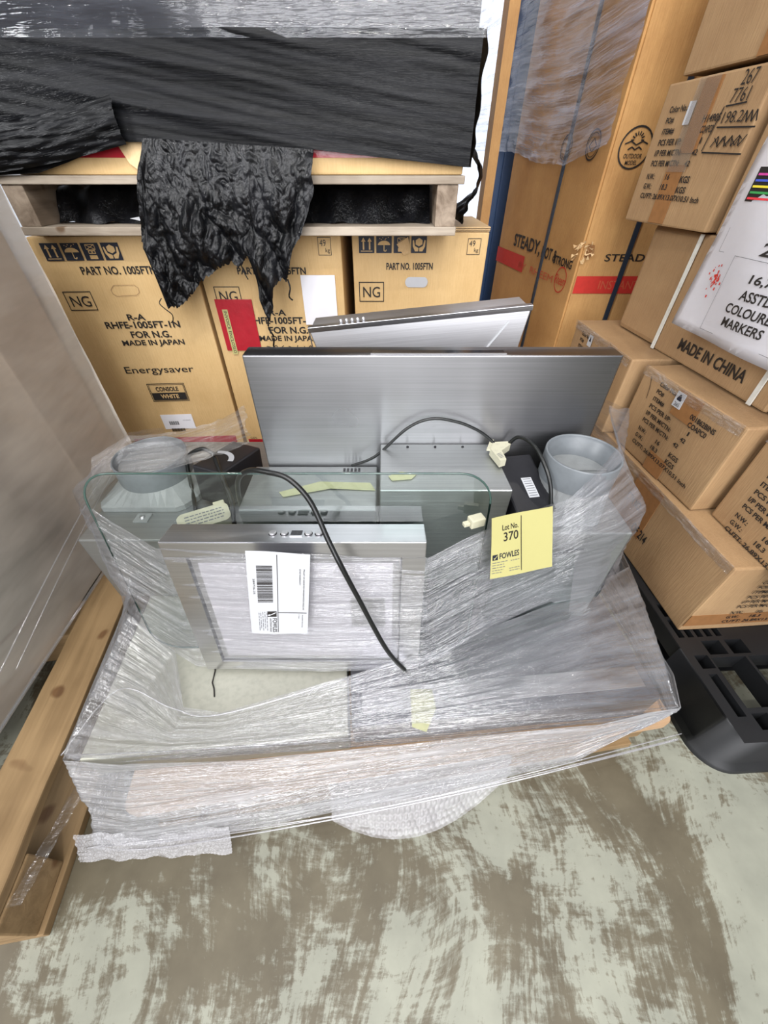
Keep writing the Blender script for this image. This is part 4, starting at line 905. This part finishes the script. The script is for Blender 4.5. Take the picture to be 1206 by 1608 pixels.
# film around the main load -----------------------------------------------------
fm = root('stretch_film', 'clear streaky stretch film wrapping the rangehood load and pallet', 'film', (0, .3, .3)); O6 = Vector((0, .3, .3))
def loft(name, cols, nu, nv, mat, amp=.003, us=None, gather=0.0, label=None, dv=1.0):
    """cols: list of columns, each a list of points from bottom to top; taut film runs straight between them"""
    cols = [[Vector(p_) for p_ in c_] for c_ in cols]
    L = [0]
    for a, b in zip(cols, cols[1:]): L.append(L[-1]+(a[len(a)//2]-b[len(b)//2]).length)
    tot = L[-1]
    def pt(c_, v):
        k = min(int(v*(len(c_)-1)), len(c_)-2); t = v*(len(c_)-1)-k; return c_[k].lerp(c_[k+1], t)
    def fn(u, v):
        s_ = u*tot
        for k in range(len(L)-1):
            if s_ <= L[k+1] or k == len(L)-2: break
        t = (s_-L[k])/(L[k+1]-L[k]); a, b = pt(cols[k], v), pt(cols[k+1], v)
        p_ = a.lerp(b, t); d = (b-a).normalized(); up_ = (pt(cols[k], min(1, v+.02))-pt(cols[k], max(0, v-.02)))
        n_ = d.cross(up_.normalized() if up_.length else Vector((0, 0, 1))); n_ = n_.normalized() if n_.length > .1 else Vector((0, -1, 0))
        w_ = amp*(nz_(s_*3, v*9*dv, 1)*1.3+nz_(s_*5, v*34*dv, 2)*.7+nz_(s_*9, v*90*dv, 3)*.35)
        e_ = .5-abs(v-.5); rag = .005*nz_(s_*9, 7)+.003*nz_(s_*30, 9)
        return p_+n_*w_*(1 if e_ > .02 else .5)+Vector((0, 0, rag*(1 if e_ < .01 else 0)))-O6
    ob = gridsheet(name, fn, nu, nv, mat, fm, tot, dv*.3, label=label)
    return ob
# upper band: around the standing hoods
loft('upper_band', [
    [(-.60, .93, .21), (-.60, .93, .40)],
    [(-.615, .80, .21), (-.61, .80, .46)],
    [(-.607, .56, .21), (-.600, .575, .465)],
    [(-.537, .455, .206), (-.520, .49, .49)],
    [(-.475, .405, .235), (-.464, .452, .535)],
    [(-.36, .350, .212), (-.343, .393, .500)],
    [(-.12, .332, .225), (-.12, .388, .492)],
    [(.070, .332, .245), (.069, .392, .480)],
    [(.185, .375, .30), (.155, .418, .516)],
    [(.310, .420, .325), (.278, .448, .552)],
    [(.345, .428, .315), (.330, .440, .47), (.300, .455, .570)],
    [(.400, .448, .300), (.385, .452, .48), (.333, .478, .596)],
    [(.465, .490, .275), (.440, .478, .500), (.372, .520, .604)],
    [(.530, .550, .245), (.462, .560, .47), (.388, .615, .622)],
    [(.565, .66, .23), (.50, .72, .56)],
    [(.56, .88, .22), (.50, .88, .52)]], 420, 120, M['filmU'], .0035)
# lower band: from the waist down to the edge of the flat hoods
loft('lower_slope', [
    [(-.60, .95, .15), (-.60, .95, .19), (-.59, .93, .25)],
    [(-.572, .60, .15), (-.575, .60, .20), (-.560, .56, .28)],
    [(-.530, .205, .165), (-.528, .200, .212), (-.515, .435, .262)],
    [(-.470, .200, .160), (-.468, .200, .212), (-.405, .372, .232)],
    [(-.36, .208, .155), (-.36, .206, .212), (-.352, .270, .222)],
    [(-.28, .214, .155), (-.28, .212, .212), (-.285, .262, .222)],
    [(-.06, .228, .155), (-.06, .228, .214), (-.066, .318, .240)],
    [(.15, .245, .155), (.15, .245, .214), (.125, .368, .265)],
    [(.36, .265, .155), (.36, .262, .214), (.400, .480, .265)],
    [(.525, .278, .158), (.533, .276, .208), (.548, .555, .262)],
    [(.548, .50, .155), (.552, .50, .215), (.570, .66, .25)],
    [(.53, .88, .15), (.55, .88, .21), (.57, .88, .24)]], 420, 150, M['filmL'], .004)
# skirt: around the pallet edge, gathered at the bottom corners
loft('pallet_skirt', [
    [(-.600, .96, .02), (-.60, .96, .09), (-.60, .96, .16)],
    [(-.545, .50, .012), (-.55, .50, .10), (-.578, .50, .18)],
    [(-.530, .110, .010), (-.500, .135, .105), (-.534, .196, .200)],
    [(-.42, .112, .012), (-.43, .126, .108), (-.43, .188, .203)],
    [(-.22, .134, .040), (-.22, .156, .115), (-.22, .196, .203)],
    [(-.02, .162, .060), (-.02, .184, .118), (-.02, .214, .203)],
    [(.18, .192, .074), (.18, .212, .118), (.18, .232, .203)],
    [(.36, .222, .095), (.36, .240, .120), (.38, .250, .203)],
    [(.470, .262, .135), (.480, .264, .150), (.475, .270, .204)],
    [(.535, .282, .166), (.538, .280, .180), (.532, .276, .206)],
    [(.555, .34, .150), (.556, .34, .170), (.556, .34, .205)],
    [(.54, .60, .135), (.55, .60, .16), (.555, .60, .20)]], 420, 90, M['filmS'], .004)
# film drawn over the left duct collar up to the wide hood corner
loft('drawn_corner', [
    [(-.62, .62, .40), (-.62, .68, .47)],
    [(-.54, .62, .462), (-.57, .75, .482)],
    [(-.44, .63, .474), (-.46, .75, .492)],
    [(-.34, .64, .500), (-.34, .70, .545)],
    [(-.245, .600, .555), (-.236, .604, .625)]], 120, 40, M['filmW'], .004)
# film ropes (rolled edges)
bm = bmesh.new()
def rope(pts, r_):
    b_ = bmesh.new(); tube(b_, [q-O6 for q in catmull(pts, 8)], r_, 6); mk('film_rope', b_, M['ropeM'], fm, smooth=True)
rope([(-.530, .108, .016), (-.40, .106, .03), (-.1, .14, .060), (.2, .186, .082), (.555, .250, .124)], .0014)
rope([(-.530, .107, .022), (-.30, .12, .05), (.0, .156, .075), (.3, .205, .10), (.553, .250, .130)], .0009)
rope([(-.528, .106, .028), (-.20, .13, .075), (.1, .17, .095), (.55, .252, .150)], .0009)
rope([(-.531, .200, .210), (-.48, .30, .226), (-.37, .268, .226), (-.285, .258, .224), (-.066, .312, .243)], .0011)
# bubble wrap
def bubbles(name, label, fn, nu, nv, pitch, loc):
    """sheet whose rows of round blisters are real relief"""
    r_ = root(name, label, 'bubble wrap', loc); Lc = Vector(loc)
    def f(u, v):
        p_ = Vector(fn(u, v)); row = round(v*nv/pitch); off = .5*(row % 2)
        du = (u*nu/pitch-off) % 1-.5; dv_ = (v*nv/pitch) % 1
        dv_ = dv_ if dv_ < .5 else dv_-1
        rr_ = math.hypot(du, dv_); h_ = math.sqrt(max(0, 1-(rr_/.46)**2)) if rr_ < .46 else 0
        return p_+Vector((0, -.35, .9))*h_*.0022-Lc
    return gridsheet('blister_sheet', f, nu, nv, M['bubble'], r_, smooth=True)
bubbles('bubble_wrap', 'clear bubble wrap spilling onto the floor in front of the pallet centre',
        lambda u, v: (-.10+u*.36, (.150+.055*u*u+.02*u)+(-.045*math.sin(math.pi*u**.9)*(1-v)-.0)+v*.045, .004+.012*nz_(u*4, 3)**2+.10*v**1.6+.008*abs(nz_(u*9, v*4, 4))), 250, 66, 7, (.05, .16, 0))
bubbles('bubble_wrap', 'crumpled bubble wrap fringe on the floor at the left pallet corner',
        lambda u, v: (-.545+u*.27, .090+.012*u+v*.03+.006*nz_(u*9, 2), .004+.055*v**1.2+.010*abs(nz_(u*12, v*5, 7))), 260, 48, 6, (-.42, .1, 0))
mt = root('masking_tape', 'pale yellow tape scrap stuck on the dark flat rangehood', 'tape', (.068, .275, .210))
bm = bmesh.new(); poly(bm, [(-.020, .030, .006), (.020, .030, .006), (.024, -.004, .006), (.004, -.042, .006), (-.020, -.034, .006)], (0, 0, .0006)); mk('tape_piece', bm, M['ytape'], mt)

# auction labels -----------------------------------------------------------------
def quadlabel(name, label, q, mat, th=.0015):
    q = [Vector(p_) for p_ in q]; c_ = sum(q, Vector())/4; r_ = root(name, label, 'label', c_)
    n_ = (q[1]-q[0]).cross(q[2]-q[1]).normalized()
    if n_.y > 0: n_ = -n_
    def f(off):      # u left-right, v bottom-top ; q = TL, TR, BR, BL
        return lambda u, v: (q[3].lerp(q[2], u)).lerp(q[0].lerp(q[1], u), v)+n_*(off+.0012*math.sin(u*5+v*3))-c_
    gridsheet('paper', lambda u, v: f(0)(u, v), 12, 12, mat, r_)
    return r_, f(.0006)
wl, F = quadlabel('auction_label', 'white auction sheet with barcode, taped sideways on the filter', [(-.199, .371, .520), (-.106, .370, .514), (-.127, .337, .352), (-.219, .338, .354)], M['paper'])
bm = bmesh.new()
rect(bm, .475, .03, .485, .97, F); rect(bm, .485, .285, .97, .292, F)
zz = .845
for k in range(30):
    h_ = random.choice((.006, .009, .013)); rect(bm, .15, zz-h_, .40, zz, F); zz -= h_+random.choice((.004, .006, .008))
    if zz < .42: break
rot = lambda x, y: F(y, x)   # helper for sideways print
def side(s_, u0, u1, v1, v0, b=.006):   # reads downwards, baseline to the left
    vs_, fs_ = glyphs(s_, b); ax = min(v.x for v in vs_); bx = max(v.x for v in vs_); az = min(v.y for v in vs_); bz_ = max(v.y for v in vs_)
    nv_ = [bm.verts.new(F(u0+(v.y-az)/(bz_-az)*(u1-u0), v1-(v.x-ax)/(bx-ax)*(v1-v0))) for v in vs_]
    for p_ in fs_:
        try: bm.faces.new([nv_[i] for i in p_])
        except ValueError: pass
side('289726-25', .085, .115, .70, .52, 0); side('PALLET OF ASSORTED RANGEHOODS. SOLD AS', .90, .925, .83, .33, .004); side('IS NO WARRANTY', .835, .86, .83, .64, .004)
side('Available Quantity', .885, .91, .26, .09, 0); side('1 lot', .83, .85, .26, .21, 0); side('FOWLES', .385, .46, .215, .03, .01); side('AUCTIONS+SALES', .335, .365, .215, .035, .004)
rect(bm, .30, .235, .455, .305, F)
mk('print', bm, M['ink'], wl)
bm = bmesh.new()
def dashes(bm, u0, u1, v, h, F, n=5, vert=False):
    x = u0
    while x < u1:
        w_ = random.uniform(.02, .06)
        if vert: rect(bm, v, x, v+h, min(x+w_, u1), F)
        else: rect(bm, x, v, min(x+w_, u1), v+h, F)
        x += w_+.012
for k, u in enumerate((.285, .25, .215, .18, .15)): dashes(bm, .05+.03*(k % 2), .30, u, .010, F, vert=True)
mk('small_print', bm, M['greyink'], wl, kind='stuff')
bm = bmesh.new(); F3 = lambda u, v: F(u, v)+Vector((0, -.0006, 0)); shape(bm, [(.34, .275), (.30, .262), (.33, .252), (.44, .285), (.45, .300), (.345, .268)], F3); mk('logo_tick', bm, M['paper'], wl)
yl, F = quadlabel('auction_label', 'yellow lot sticker reading Lot No. 370 on the film', [(.151, .394, .562), (.256, .440, .545), (.280, .412, .435), (.162, .367, .460)], M['yellow'])
bm = bmesh.new(); text(bm, 'Lot No.', .17, .775, .43, .86, F, .012); text(bm, '370', .19, .60, .43, .74, F, .008)
rect(bm, .468, .06, .478, .95, F)
mk('print', bm, M['ink'], yl)
bm = bmesh.new(); text(bm, 'FOWLES', .125, .325, .44, .42, F, .016); rect(bm, .02, .32, .10, .41, F); mk('print', bm, M['navy'], yl)
bm = bmesh.new(); shape(bm, [(.035, .36), (.05, .335), (.095, .40), (.09, .405), (.05, .355), (.042, .37)], lambda u, v: F(u, v)+Vector((0, -.0006, 0))); mk('logo_tick', bm, M['yellow'], yl)
bm = bmesh.new()
for k, w_ in enumerate((.24, .18, .19, .17, .14)): dashes(bm, .02, .02+w_, .27-k*.045, .010, F)
for k in range(2): dashes(bm, .28, .44, .13-k*.04, .010, F)
dashes(bm, .30, .44, .26, .010, F)
mk('small_print', bm, M['greyink'], yl, kind='stuff')
